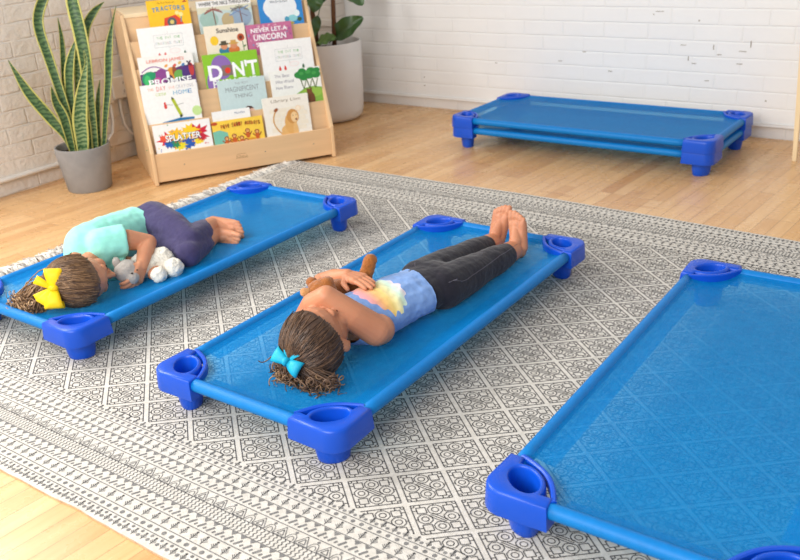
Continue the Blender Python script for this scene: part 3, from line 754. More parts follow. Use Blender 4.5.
# ------------------------------------------------------------------ wall outlet and its conduits
ou = tag(empty('wall_outlet', (-2.48, .97, .38)), 'cream surface outlet box with conduits on the left wall behind the snake plant', 'outlet')
m = MB(); m.box((.0, -.01, -.055), (.030, .135, .055)); m.build('box', M_white, ou, bevel=.004)
m = MB(); m.box((.0, -.115, -.07), (.022, -.012, .062)); m.build('faceplate', M_white, ou, bevel=.004)
for z in (.022, -.022):
    m = MB(); m.box((.0301, .045, z-.014), (.032, .085, z+.014), 0)
    for dy in (.055, .071): m.box((.0321, dy, z-.006), (.0325, dy+.003, z+.006), 1)
    m.build('socket', [M_white, M_dark], ou)
m = MB(); m.tube([(.012, .03, -.055), (.012, .03, -.13), (.012, .035, -.19), (.012, .06, -.24), (.012, .10, -.27), (.012, .2, -.285)], .008, n=10); m.build('conduit', M_white, ou)
m = MB(); m.tube([(.012, -.03, -.07), (.012, -.03, -.16), (.012, -.045, -.22), (.012, -.09, -.26), (.012, -.2, -.285)], .008, n=10); m.build('conduit', M_white, ou)

# ------------------------------------------------------------------ snake plant
def leaf_mat(name, g1, g2, bands):
    t = NT(name); v = t.coord(); sp = t.node('ShaderNodeSeparateXYZ'); t.link(v, sp.inputs[0])
    wv = t.node('ShaderNodeTexWave', wave_type='BANDS', bands_direction='Z'); t.link(v, wv.inputs[0])
    wv.inputs['Scale'].default_value = bands; wv.inputs['Distortion'].default_value = 7; wv.inputs['Detail'].default_value = 3; wv.inputs['Detail Scale'].default_value = 2
    c = t.ramp(wv.outputs['Fac'], [(.25, g1), (.75, g2)])
    return t.set(c, .42, .4)
M_sn = leaf_mat('snake_leaf_green', C(48, 78, 46), C(88, 116, 70), 16)
M_sn2 = leaf_mat('snake_leaf_pale', C(62, 96, 56), C(128, 150, 100), 16)
M_sy = plain('snake_leaf_margin', C(192, 186, 100), .45, .4, .1, 40)
sp_ = tag(empty('snake_plant', (-2.215, .555, 0)), 'variegated snake plant with yellow edges in a round grey concrete pot', 'plant')
m = MB(); m.lathe([(0, 0), (.098, 0), (.103, .006), (.128, .205), (.126, .212), (.119, .212), (.116, .205), (.113, .175), (0, .175)], n=56)
pot = m.build('pot', M_conc, sp_, fix=True); pot.data.set_sharp_from_angle(angle=radians(40))
m = MB(); m.lathe([(.114, .178), (.07, .186), (0, .184)], n=40); m.build('soil', M_soil, sp_)
def blade(pts, widths, facing, twist=0, mat=None, margin=.16):
    pts = [V(p) for p in pts]; k = len(pts); m = MB(); N = 28; C_ = 8; rows = []
    def cr(a, t):  # catmull-rom through the points
        i = min(int(t*(k-1)), k-2); u = t*(k-1)-i
        g = lambda j: a[max(0, min(k-1, j))]
        p0, p1, p2, p3 = g(i-1), g(i), g(i+1), g(i+2)
        return (p1*2+(p2-p0)*u+(p0*2-p1*5+p2*4-p3)*u*u+(p1*3-p0-p2*3+p3)*u*u*u)*.5
    for i in range(N+1):
        t = i/N; p = cr(pts, t); tg = (cr(pts, min(1, t+.02))-cr(pts, max(0, t-.02))).normalized()
        f = V(facing).normalized(); f = Matrix.Rotation(twist*t, 3, tg) @ f
        s = tg.cross(f).normalized(); nn = s.cross(tg).normalized(); w = cr(widths, t)
        row = []
        for j in range(C_+1):
            q = j/C_*2-1; row.append(p+s*(w/2*q)-nn*(.16*w*(1-q*q)))
        rows.append((row, nn))
    vs = []; W = C_+1
    for row, nn in rows: vs += row
    for row, nn in rows: vs += [p-nn*.0022 for p in row]
    off = (N+1)*W; fs = []; ms = []
    for i in range(N):
        for j in range(C_):
            a = i*W+j; mt_ = 1 if (j == 0 or j == C_-1) else 0
            m.add([], [], 0)
            fs.append((a, a+1, a+W+1, a+W)); ms.append(mt_); fs.append((off+a, off+a+W, off+a+W+1, off+a+1)); ms.append(mt_)
        a = i*W; fs.append((a, a+W, off+a+W, off+a)); ms.append(1); a = i*W+C_; fs.append((a, off+a, off+a+W, a+W)); ms.append(1)
    m.v = [tuple(p) for p in vs]; m.f = [list(f) for f in fs]; m.m = ms; m.sm = [True]*len(fs)
    return m.build('leaf', [mat or M_sn, M_sy], sp_)
F = (3.4, -2.3, .9)   # outward from the wall, towards the room
LV = [([(-0.002, -0.039, 0.132), (-0.018, -0.063, 0.258), (-0.055, -0.099, 0.357), (-0.101, -0.151, 0.484), (-0.147, -0.184, 0.631)], [0.02, 0.03, 0.052, 0.046, 0.003], 0, 0),
([(-0.014, -0.02, 0.126), (-0.021, -0.031, 0.382), (-0.051, -0.04, 0.602), (-0.076, -0.041, 0.778), (-0.051, 0.014, 0.901), (-0.019, 0.079, 1.005)], [0.024, 0.038, 0.045, 0.048, 0.042, 0.004], 0.4, 0),
([(-0.077, -0.007, 0.13), (-0.071, 0.002, 0.324), (-0.064, 0.031, 0.553), (-0.062, 0.051, 0.686), (-0.061, 0.053, 0.784)], [0.018, 0.026, 0.028, 0.022, 0.003], 0.5, 0),
([(0.021, 0.031, 0.117), (0.046, 0.05, 0.37), (0.057, 0.067, 0.571), (0.05, 0.074, 0.713), (0.03, 0.081, 0.86), (0.027, 0.094, 0.986)], [0.026, 0.046, 0.056, 0.062, 0.058, 0.02], -0.3, 0),
([(0.053, -0.047, 0.126), (0.065, -0.037, 0.25), (0.071, -0.028, 0.352), (0.085, 0.0, 0.467), (0.104, 0.048, 0.613)], [0.036, 0.062, 0.068, 0.05, 0.003], 0, 1),
([(0.045, 0.031, 0.119), (0.055, 0.046, 0.287), (0.061, 0.055, 0.417), (0.06, 0.071, 0.525), (0.052, 0.077, 0.641)], [0.022, 0.03, 0.036, 0.03, 0.004], 0.2, 1),
([(0.069, 0.049, 0.122), (0.094, 0.087, 0.319), (0.11, 0.129, 0.48), (0.12, 0.161, 0.631), (0.13, 0.194, 0.734), (0.149, 0.222, 0.819)], [0.018, 0.026, 0.034, 0.036, 0.014, 0.002], 0.2, 0),
([(0.009, -0.059, 0.129), (0.016, -0.067, 0.252), (0.012, -0.071, 0.357), (-0.007, -0.082, 0.431), (-0.019, -0.082, 0.503)], [0.02, 0.036, 0.048, 0.04, 0.004], 0.7, 0),
([(-0.034, 0.039, 0.123), (-0.017, 0.083, 0.406), (-0.008, 0.113, 0.606), (0.002, 0.146, 0.728), (0.021, 0.192, 0.794), (0.041, 0.241, 0.833)], [0.02, 0.03, 0.036, 0.04, 0.034, 0.003], 0.3, 0),
([(-0.039, -0.022, 0.139), (-0.028, -0.006, 0.329), (-0.017, 0.011, 0.495), (-0.004, 0.03, 0.593), (0.014, 0.074, 0.694)], [0.022, 0.034, 0.042, 0.04, 0.003], -0.2, 0),
([(-0.027, 0.013, 0.131), (-0.02, 0.042, 0.367), (-0.011, 0.073, 0.567), (-0.005, 0.101, 0.681), (0.004, 0.113, 0.777)], [0.022, 0.034, 0.036, 0.03, 0.004], 0, 1),
([(0.043, -0.007, 0.12), (0.059, -0.002, 0.241), (0.064, 0.006, 0.334), (0.067, 0.01, 0.408)], [0.03, 0.04, 0.034, 0.004], 0.3, 0),
([(0.02, 0.065, 0.107), (0.031, 0.082, 0.266), (0.046, 0.104, 0.406), (0.052, 0.131, 0.495)], [0.018, 0.024, 0.022, 0.003], 0.3, 0)]
for pts, ws, tw, mm in LV: blade(pts, ws, F, tw, M_sn2 if mm else M_sn)

# ------------------------------------------------------------------ big plant in a white pot
bp = tag(empty('potted_rubber_plant', (-2.015, 2.165, 0)), 'tall dark green leafy plant in a large white pot in the corner', 'plant')
m = MB(); pr = [(0, .0), (.14, .0), (.165, .008), (.185, .03), (.195, .07), (.202, .25), (.206, .448), (.203, .455), (.197, .455), (.193, .447), (.19, .40), (0, .40)]
m.lathe(pr, n=64); m.build('pot', M_whitepot, bp, fix=True).data.set_sharp_from_angle(angle=radians(50))
m = MB(); m.lathe([(.191, .405), (.1, .415), (0, .41)], n=40); m.build('soil', M_soil, bp)
M_bark = plain('brown_bark', C(104, 70, 48), .8, .2, .25, 30, .4, 120, .003)
M_lf = plain('rubber_leaf', C(56, 88, 40), .3, .5, .22, 14)
M_lf2 = plain('rubber_leaf_pale', C(92, 124, 58), .35, .5, .2, 14)
def stem(pts, r): m = MB(); m.tube(pts, r, n=10); m.build('stem', M_bark, bp)
stem([(-.02, -.05, .40), (-.03, -.06, .62), (-.01, -.05, .9), (.0, -.02, 1.3)], [.016, .014, .012, .008])
stem([(.045, .02, .40), (.055, .03, .65), (.06, .05, 1.0), (.03, .09, 1.35)], [.014, .013, .011, .007])
stem([(.085, -.02, .40), (.08, -.01, .6), (.10, .0, .95), (.14, .03, 1.2)], [.012, .011, .010, .006])
def bleaf(base, tip, w, nrm, mat=None, fold=.18, droop=.1):
    m = MB(); b, t = V(base), V(tip); L = (t-b).length; d = (t-b)/L; n_ = V(nrm); n_ = (n_-d*n_.dot(d)).normalized(); s = d.cross(n_); N, K = 16, 8; vs = []
    for side in (0, 1):
        for i in range(N+1):
            q = i/N; ww = w*(sin(pi*min(1, q*.94+.03)**.85))**.75; c = b+d*(L*q)-n_*(droop*L*(q*q-q*.3)*1.4)
            for j in range(K+1):
                e = j/K*2-1; vs.append(c+s*(ww/2*e)+n_*(abs(e)*fold*ww-side*.0016+.006*sin(q*17+e*2)*abs(e)))
    W = K+1; off = (N+1)*W; fs = []
    for i in range(N):
        for j in range(K):
            a = i*W+j; fs += [(a, a+1, a+W+1, a+W), (off+a, off+a+W, off+a+W+1, off+a+1)]
    m.add(vs, fs); m.tube([b, b-d*.05-n_*.02], .003, n=6)
    m.build('leaf', mat or M_lf, bp)
LB = [((0.076, -0.014, 0.478), (0.239, 0.045, 0.591), 0.115, (0.55, -0.8, 0.5), M_lf, 0.2, 0.12),
((0.044, -0.12, 0.47), (0.152, -0.094, 0.503), 0.075, (0.4, -0.6, 0.7), M_lf2, 0.12, 0.1),
((0.172, 0.015, 0.762), (0.276, 0.024, 0.665), 0.1, (0.6, -0.7, 0.5), M_lf, 0.15, 0.1),
((0.041, -0.096, 0.611), (0.026, -0.148, 0.496), 0.06, (0.8, -0.8, 0.2), M_lf, 0.1, 0.05),
((0.055, -0.111, 0.742), (0.052, -0.14, 0.638), 0.09, (0.8, -0.8, 0.2), M_lf, 0.1, 0.05),
((0.046, 0.039, 0.846), (0.031, -0.039, 0.68), 0.1, (0.8, -0.8, 0.3), M_lf, 0.15, 0.1),
((-0.003, -0.068, 0.802), (-0.033, -0.159, 0.661), 0.12, (0.6, -0.6, 0.5), M_lf, 0.15, 0.1),
((0.075, 0.063, 0.95), (0.261, 0.156, 0.887), 0.14, (0.5, -0.5, 0.7), M_lf, 0.15, 0.1),
((-0.032, -0.027, 0.959), (-0.093, -0.144, 0.863), 0.14, (0.5, -0.6, 0.6), M_lf2, 0.15, 0.1)]
for a in LB: bleaf(*a)

# ------------------------------------------------------------------ a small pale wooden table, only the edge of one leg is in the picture
tb = tag(empty('wooden_table', (.66, 2.30, 0)), 'pale wooden table leg standing on the floor at the right edge of the picture', 'table')
M_pine = wood_mat('pale_pine', C(238, 214, 172), 'z', .5, .08)
for x, y in ((-.064, -.03), (.55, -.03), (-.064, .24), (.55, .24)):
    m = MB(); q = -.02 if x < 0 else .02
    m.add([(x+a*w_+dx, y+b*w_, z) for z, w_, dx in ((0, .009, 0), (.50, .013, q)) for a, b in ((-1, -1), (1, -1), (1, 1), (-1, 1))],
          [(3, 2, 1, 0), (4, 5, 6, 7), (0, 1, 5, 4), (1, 2, 6, 5), (2, 3, 7, 6), (3, 0, 4, 7)], 0, False)
    m.build('leg', M_pine, tb, bevel=.002)
m = MB(); m.box((-.098, -.045, .50), (.585, .255, .52)); m.build('tabletop', M_pine, tb, bevel=.004)

# ------------------------------------------------------------------ soft bodies: overlapping rounded solids fused into one continuous surface
def axes(t):
    t = t.normalized(); a = V((0, 0, 1)) if abs(t.z) < .9 else V((1, 0, 0)); s = t.cross(a).normalized(); return s, t.cross(s)
class Body(MB):
    def cap(s, p0, r0, p1, r1, e=None, k=1.0, flat0=False, flat1=False, n=18):
        """tapered limb segment; e,k: squash by k along direction e; flat ends for hems and cuffs"""
        p0, p1 = V(p0), V(p1); d = p1-p0; L = d.length; t = d/L; a, b = axes(t); rings = []
        if flat0: rings.append((0, r0))
        else:
            for i in range(1, 6): q = pi/2*i/5; rings.append((-r0*cos(q), r0*sin(q)))
        m_ = max(2, int(L/.02))
        for i in range(1, m_): rings.append((L*i/m_, r0+(r1-r0)*i/m_))
        if flat1: rings.append((L, r1))
        else:
            for i in range(5, 0, -1): q = pi/2*i/5; rings.append((L+r1*cos(q), r1*sin(q)))
        e_ = V(e).normalized() if e else None
        vs = []
        def fl(o):
            return o-e_*(o.dot(e_)*(1-k)) if e_ else o
        for h, r in rings:
            for j in range(n):
                w = 2*pi*j/n; c = p0+t*h
                ax = p0+t*max(0, min(L, h)); o = c+(a*cos(w)+b*sin(w))*r-ax
                vs.append(ax+fl(o))
        base = len(vs); h0 = 0 if flat0 else -r0; h1 = L if flat1 else L+r1
        vs.append(p0+fl(t*h0)); vs.append(p1+fl(t*(h1-L)))
        K = len(rings); fs = [(i*n+j, i*n+(j+1) % n, (i+1)*n+(j+1) % n, (i+1)*n+j) for i in range(K-1) for j in range(n)]
        fs += [(base, (j+1) % n, j) for j in range(n)]+[(base+1, (K-1)*n+j, (K-1)*n+(j+1) % n) for j in range(n)]
        s.add(vs, fs); return s
    def ball(s, c, r, ax=None, n=20):
        """ellipsoid; r: radius or three radii along the three axes ax"""
        c = V(c); r = (r, r, r) if not isinstance(r, (tuple, list)) else r
        A = [V(x).normalized() for x in ax] if ax else [V((1, 0, 0)), V((0, 1, 0)), V((0, 0, 1))]
        vs = []; m_ = n//2
        for i in range(1, m_):
            p = pi*i/m_
            for j in range(n):
                w = 2*pi*j/n; vs.append(c+A[0]*(r[0]*sin(p)*cos(w))+A[1]*(r[1]*sin(p)*sin(w))+A[2]*(r[2]*cos(p)))
        b = len(vs); vs += [c+A[2]*r[2], c-A[2]*r[2]]
        fs = [(i*n+j, (i+1)*n+j, (i+1)*n+(j+1) % n, i*n+(j+1) % n) for i in range(m_-2) for j in range(n)]
        fs += [(b, j, (j+1) % n) for j in range(n)]+[(b+1, (m_-2)*n+(j+1) % n, (m_-2)*n+j) for j in range(n)]
        s.add(vs, fs); return s
    def chain(s, pts, e=None, k=1.0, flat0=False, flat1=False):
        for i in range(len(pts)-1):
            (p, r), (q, t) = pts[i], pts[i+1]; s.cap(p, r, q, t, e, k, flat0 and i == 0, flat1 and i == len(pts)-2)
        return s
    def fuse(s, name, mat, parent, voxel=.0045, smooth=6, wrinkle=None, cuts=(), fac=.5):
        me = bpy.data.meshes.new(name); me.from_pydata(s.v, [], s.f)
        bm = bmesh.new(); bm.from_mesh(me); 
        bmesh.ops.recalc_face_normals(bm, faces=bm.faces[:]); bm.to_mesh(me); bm.free()
        tmp = bpy.data.objects.new(name+'_tmp', me); col.objects.link(tmp)
        md = tmp.modifiers.new('r', 'REMESH'); md.mode = 'VOXEL'; md.voxel_size = voxel
        if smooth: sm = tmp.modifiers.new('s', 'SMOOTH'); sm.factor = fac; sm.iterations = smooth
        bpy.context.view_layer.update()
        out = bpy.data.meshes.new_from_object(tmp.evaluated_get(bpy.context.evaluated_depsgraph_get()))
        bpy.data.objects.remove(tmp); bpy.data.meshes.remove(me)
        out.name = name
        if wrinkle:
            ns = [v.normal.copy() for v in out.vertices]
            for v, n_ in zip(out.vertices, ns): v.co = v.co+n_*wrinkle(v.co)
        if cuts:
            bm = bmesh.new(); bm.from_mesh(out)
            for co, no in cuts:
                bmesh.ops.bisect_plane(bm, geom=bm.verts[:]+bm.edges[:]+bm.faces[:], plane_co=co, plane_no=no, clear_outer=True)
            bm.to_mesh(out); bm.free()
        out.materials.clear()
        for m in (mat if isinstance(mat, (list, tuple)) else [mat]): out.materials.append(m)
        out.polygons.foreach_set('use_smooth', [True]*len(out.polygons)); out.polygons.foreach_set('material_index', [0]*len(out.polygons)); out.update()
        o = bpy.data.objects.new(name, out); col.objects.link(o)
        if parent: o.parent = parent; o.matrix_parent_inverse = parent_inverse(parent)
        return o
def parent_inverse(p): return Matrix.Translation(p.location).inverted()
def wr(scale, amp, seed=0, stretch=(1, 1, 1)):
    return lambda c: amp*(noise.noise(V((c.x*scale*stretch[0], c.y*scale*stretch[1], c.z*scale*stretch[2]+seed)))+.5*noise.noise(V((c.x*scale*2.3, c.y*scale*2.3, c.z*scale*2.3+seed))))
def world_child(mb, name, mats, parent, **kw):
    o = mb.build(name, mats, None, **kw); o.parent = parent; o.matrix_parent_inverse = parent_inverse(parent); return o

def hand(B, wrist, d, n, t, L=.112, curl=(.35, .45), spread=.12, thumb=(.7, .3), r=.0068, wr_=.019):
    """d: towards the fingers, n: out of the palm, t: towards the thumb side; five unequal, bent fingers"""
    w = V(wrist); d = V(d).normalized(); n = V(n); n = (n-d*n.dot(d)).normalized(); t = V(t); t = (t-d*t.dot(d)-n*t.dot(n)).normalized()
    pl = L*.50
    ks = []
    for i, (o, f, fl) in enumerate(((.020, .97, .46), (.0065, 1.0, .52), (-.0070, .97, .48), (-.0195, .90, .37))):
        kn = w+d*pl*f+t*o*(L/.112); ks.append(kn)
        B.cap(w+t*o*.55+d*.004, .0125, kn, .0105)
        ln = L*fl; dd = (d+t*(o*spread*8)).normalized(); p = kn; ang = 0; segs = (.45, .31, .24); rr = r*(1.06 if i < 2 else .98 if i == 2 else .88)
        for si, sg in enumerate(segs):
            ang += curl[0] if si == 0 else curl[1]
            q = p+(dd*cos(ang)+n*sin(ang))*ln*sg; B.cap(p, rr*(1.08-.08*si), q, rr*(1-.09*si)); p = q
    for i in range(3): B.cap(ks[i], .0098, ks[i+1], .0098)
    tb = w+t*.014+d*.012+n*.004; p1 = tb+(t*.75+d*.6+n*thumb[1]).normalized()*L*.26
    B.cap(tb, .0125, p1, .009); dirn = (d*1.0+t*(.55-thumb[0]*.5)+n*thumb[1]).normalized()
    p2 = p1+dirn*L*.16; B.cap(p1, .0088, p2, .0076); p3 = p2+(dirn+n*.25-t*.2).normalized()*L*.13; B.cap(p2, .0078, p3, .0066)

def foot(B, heel, ball, dors, inner, L=.15):
    """heel / ball centres; dors: out of the top of the foot; inner: towards the big toe"""
    h, b = V(heel), V(ball); d = (b-h).normalized(); n = V(dors); n = (n-d*n.dot(d)).normalized(); s = V(inner); s = (s-d*s.dot(d)-n*s.dot(n)).normalized()
    B.ball(h, (.026, .024, .025), (d, s, n))
    for o, r in ((.018, .0165), (.0, .0165), (-.018, .0135)):
        B.cap(h+d*.01+s*o*.5, .021, b+s*o, r)
    B.cap(h+d*.035+n*.018, .022, b-d*.01+n*.003+s*.006, .0145)
    for i, (o, ln, r) in enumerate(((.0235, .036, .0105), (.0085, .034, .0078), (-.0035, .031, .0073), (-.0145, .027, .0070), (-.0245, .022, .0066))):
        p = b+s*o*1.0+d*(.004-abs(i-1)*.003); q = p+d*ln*.62+n*.005; B.cap(p, r*1.05, q, r*.95); B.cap(q, r*.95, q+d*ln*.38-n*.003, r*.92)

def head(B, c, face, crown, k=1.0):
    """skull, jaw, cheeks, nose, lips, chin, ears, brow; eyes at half the head height"""
    c = V(c); f = V(face).normalized(); u = V(crown); u = (u-f*u.dot(f)).normalized(); s = f.cross(u)
    P = lambda a, b, d: c+f*a*k+u*b*k+s*d*k
    A = (f, s, u)
    B.ball(P(-.008, .020, 0), (.090*k, .072*k, .078*k), A); B.ball(P(.012, -.022, 0), (.068*k, .060*k, .070*k), A)
    B.ball(P(.040, -.066, 0), (.030*k, .036*k, .024*k), A); B.ball(P(.060, -.080, 0), (.014*k, .016*k, .012*k), A)
    for q in (-1, 1):
        B.ball(P(.050, -.040, q*.030), (.024*k, .024*k, .024*k), A); B.ball(P(.066, .004, q*.026), (.014*k, .020*k, .008*k), A)
        B.ball(P(.066, -.014, q*.027), (.0115*k, .0135*k, .0105*k), A)
        B.ball(P(-.008, -.016, q*.071), (.018*k, .007*k, .026*k), ((f-s*q*.4), (s*q+f*.4), u)); B.ball(P(-.003, -.036, q*.067), (.008*k, .006*k, .010*k), A)
    B.cap(P(.076, -.010, 0), .0065*k, P(.089, -.034, 0), .0085*k); B.ball(P(.092, -.036, 0), (.010*k, .0095*k, .009*k), A)
    for q in (-1, 1): B.ball(P(.083, -.039, q*.009), (.0075*k, .0065*k, .006*k), A)
    B.ball(P(.072, -.056, 0), (.013*k, .021*k, .0052*k), A); B.ball(P(.070, -.0655, 0), (.012*k, .018*k, .0055*k), A)
    return P, f, u, s

# hair: scalp shell plus real strands drawn to a tie, then loose curls
def scalp(parent, c, f, u, rad, lim, mat, name='hair'):
    pass
def strands(m, P, starts, anchor, n, rnd, c, lift=.006, r=.0011):
    for i in range(n):
        a = rnd.choice(starts); 
        pts = []
        for k in range(9):
            t = k/8; p = a.lerp(anchor, t); d = (p-c); 
            pts.append(p)
        m.tube(pts, r, n=3, cap=False)
def curl(m, p, d, L, rad, turns, r, rnd, mi=0, grav=V((0, 0, -1)), floor=None):
    d = d.normalized(); a, b = axes(d); ph = rnd.uniform(0, 6.28); pts = []; N = int(turns*9)+4; bend = V((rnd.gauss(0, .4), rnd.gauss(0, .4), rnd.gauss(-.25, .3)))
    for i in range(N+1):
        t = i/N; w = ph+2*pi*turns*t; q = p+d*(L*t)+bend*(L*.45*t*t)+(a*cos(w)+b*sin(w))*rad*(.25+.75*min(1, t*3))
        if floor is not None and q.z < floor: q.z = floor+rnd.random()*.003
        pts.append(q)
    m.tube(pts, [r*(1-.5*(i/N)) for i in range(N+1)], mi, n=5, cap=False)

def head_hair(parent, c, f, u, rf, rs, ru, cu, hairline, anchor, mats, rnd, n=900, name='hair', curls=None, thick=1.05):
    """shell over the skull where hairline(dir) holds, with combed strands running to the tie at anchor"""
    c = V(c); s = f.cross(u); m = MB(); c2 = c+f*-.008+u*.020
    def surf(d, k): 
        x, y, z = d.dot(f), d.dot(s), d.dot(u); q = 1/sqrt((x/rf)**2+(y/rs)**2+(z/ru)**2); return c2+d*(q*k)
    N, K = 64, 48; keep = {}; vs = []; fs = []
    dirs = []
    for i in range(K+1):
        p = pi*i/K
        for j in range(N):
            w = 2*pi*j/N; dirs.append(u*cos(p)+(f*cos(w)+s*sin(w))*sin(p))
    for d in dirs:
        h = hairline(d); kk = thick-.07*max(0, min(1, (.10-h)/.22)) ; vs.append(surf(d, kk+.012*noise.noise(d*5)))
    for i in range(K):
        for j in range(N):
            q = (i*N+j, i*N+(j+1) % N, (i+1)*N+(j+1) % N, (i+1)*N+j)
            if all(hairline(dirs[t]) > -.06 for t in q): fs.append(q)
    m.add(vs, fs, 0)
    ad = (V(anchor)-c2).normalized()
    for i in range(n):
        while True:
            d = V((rnd.gauss(0, 1), rnd.gauss(0, 1), rnd.gauss(0, 1))).normalized()
            if hairline(d) > -.02+.03*rnd.random(): break
        ang = d.angle(ad); ax = d.cross(ad)
        if ax.length < 1e-4: continue
        ax.normalize(); pts = []; j1 = rnd.uniform(-.12, .12); k0 = thick+rnd.uniform(-.012, .030)
        side = ax.cross(ad)
        for q in range(9):
            t = q/8; dd = Matrix.Rotation(ang*t, 3, ax) @ d; dd = (dd+ax*(j1*sin(pi*t))+ax*.015*noise.noise(dd*9+V((i, 0, 0)))).normalized()
            pts.append(surf(dd, k0+.035*sin(pi*min(1, t*1.0))*rnd.uniform(.3, 1)*.5))
        m.tube(pts, rnd.uniform(.0008, .0017), 1 if rnd.random() < .45 else 0, n=3, cap=False)
    return world_child(m, name, mats, parent)

def bow(parent, c, dirn, up, size, mat, name='hair_bow', four=True):
    """ribbon bow: looped petals, tails and a knot"""
    c = V(c); d = V(dirn).normalized(); n = V(up); n = (n-d*n.dot(d)).normalized(); s = d.cross(n); m = MB()
    def loop(dd, ss, L, w, lift):
        N, K = 18, 4; vs = []
        for i in range(N+1):
            a = 2*pi*i/N; x = L*(.5-.5*cos(a)); z = lift*sin(a)*(.4+.6*x/L)
            ww = w*(.30+.70*(x/L)**.7)
            for j in range(K+1): e = j/K*2-1; vs.append(c+dd*x+n*(z+.006-.004*e*e)+ss*(ww/2*e))
        W = K+1; m.add(vs, [(i*W+j, i*W+j+1, (i+1)*W+j+1, (i+1)*W+j) for i in range(N) for j in range(K)])
    def tail(dd, L, w):
        ss = dd.cross(n); N = 8; vs = []
        for i in range(N+1):
            t = i/N
            for e in (-1, 1): vs.append(c+dd*(L*t+(0 if i < N else -.012*(0 if e else 1)))+ss*(e*w/2*(.5+.5*t))+n*(.002+.010*sin(t*2.4)))
        m.add(vs, [(i*2, i*2+1, i*2+3, i*2+2) for i in range(N)])
    for q in (-1, 1): loop(d*q, s, size, size*.95, size*.32)
    if four:
        for q in (-1, 1): loop((d*q*.8+s*.55*q).normalized(), (s*.8-d*.55).normalized(), size*.95, size*.8, size*.22)
    for q in (-1, 1): tail((d*q*.5-s*.9).normalized(), size*1.0, size*.45)
    m.tube([c-s*size*.16+n*.004, c-s*size*.08+n*.014, c+n*.017, c+s*size*.08+n*.014, c+s*size*.16+n*.004], size*.15, n=10)
    o = world_child(m, name, mat, parent)
    sd = o.modifiers.new('thickness', 'SOLIDIFY'); sd.thickness = .0014
    return o

M_skin1 = skin_mat('skin_warm_tan', C(198, 136, 102))
M_skin2 = skin_mat('skin_tan', C(202, 142, 108))
M_aqua = cloth_mat('aqua_jersey', C(152, 228, 212), .05, fold=.2, folds=14)
M_navy = cloth_mat('purple_navy_leggings', C(66, 60, 96), .12)
M_black = cloth_mat('dark_denim_leggings', C(34, 32, 41), .14)
M_lash = plain('dark_lashes', C(52, 36, 30), .6, .2, .1)
M_lip = plain('lips', C(186, 106, 92), .45, .4, .05)
M_h1a, M_h1b = hair_mat('dark_brown_hair', C(58, 42, 34), C(92, 68, 52)), hair_mat('brown_hair_lights', C(92, 68, 50), C(124, 94, 70))
M_h2a, M_h2b = hair_mat('brown_hair', C(84, 62, 46), C(112, 84, 60)), hair_mat('honey_hair', C(118, 88, 62), C(158, 124, 88))
M_h2c = hair_mat('blonde_curl_ends', C(170, 132, 94), C(214, 180, 140))

# ---- child on the middle cot: on her back, head towards the camera, one forearm laid over her face
KID1 = tag(empty('person', (.05, .03, .09)), 'person lying on back on middle cot in blue shirt, forearm over face', 'person')
ez_ = (0, 0, 1)
def torso1(B, g=0.0):
    B.chain([((.030, -.215, .152), .094+g), ((.048, -.09, .150), .088+g), ((.066, .0, .150), .088+g)], ez_, .64)
    B.chain([((.066, .0, .150), .088+g), ((.076, .075, .150), .090+g)], ez_, .64)
    B.cap((-.062, -.235, .150), .042+g, (.118 if g == 0 else .078, -.243, .150), .042+g)
def legs1(B, g=0.0, cuff=False):
    B.chain([((.120, .065, .148), .060+g), ((.128, .19, .143), .053+g), ((.130, .275, .138), .044+g), ((.134, .34, .134), .043+g), ((.136, .425 if cuff else .455, .127), .033+g)], flat1=cuff)
    B.chain([((.034, .075, .148), .060+g), ((.038, .21, .145), .052+g), ((.042, .30, .140), .043+g), ((.044, .365, .136), .042+g), ((.044, .455 if cuff else .485, .129), .032+g)], flat1=cuff)
b = Body(); torso1(b); legs1(b)
HC1 = (.046, -.404, .178)
b.chain([((.030, -.245, .158), .036), ((.032, -.335, .168), .034)])
P1, f1, u1, s1 = head(b, HC1, (-.10, .42, .90), (.06, -.90, .42))
# near arm over the face
b.chain([((.118, -.256, .153), .042), ((.080, -.302, .206), .039), ((.030, -.340, .266), .0295)])
b.chain([((.030, -.340, .266), .0295), ((-.015, -.345, .238), .029), ((-.078, -.342, .165), .0205)])
hand(b, (-.078, -.342, .165), (-.12, -.60, -.75), (.9, -.1, -.2), (.1, -.7, .6), .108, (.15, .25))
# far arm: elbow out beside the bear, hand spread on the chest
b.chain([((-.068, -.235, .155), .040), ((-.125, -.19, .170), .033), ((-.165, -.135, .188), .026)])
b.chain([((-.165, -.135, .188), .026), ((-.128, -.120, .202), .026), ((-.074, -.126, .222), .0195)])
hand(b, (-.074, -.126, .222), (.96, -.24, .10), (0, 0, -1), (-.3, -1, .1), .116, (.12, .14), .16, (.2, .1))
b.cap((.136, .455, .125), .030, (.138, .485, .118), .026); foot(b, (.144, .490, .119), (.132, .504, .203), (-.1, -1, .12), (-1, .1, 0))
b.cap((.044, .485, .127), .030, (.045, .515, .119), .026); foot(b, (.040, .522, .119), (.050, .540, .203), (.05, -1, .12), (1, .12, 0))
b.fuse('body', M_skin1, KID1, .0024, 5)
# shirt
t = NT('periwinkle_print_jersey'); tc = t.node('ShaderNodeTexCoord'); sp = t.node('ShaderNodeSeparateXYZ'); mp = t.node('ShaderNodeMapping')
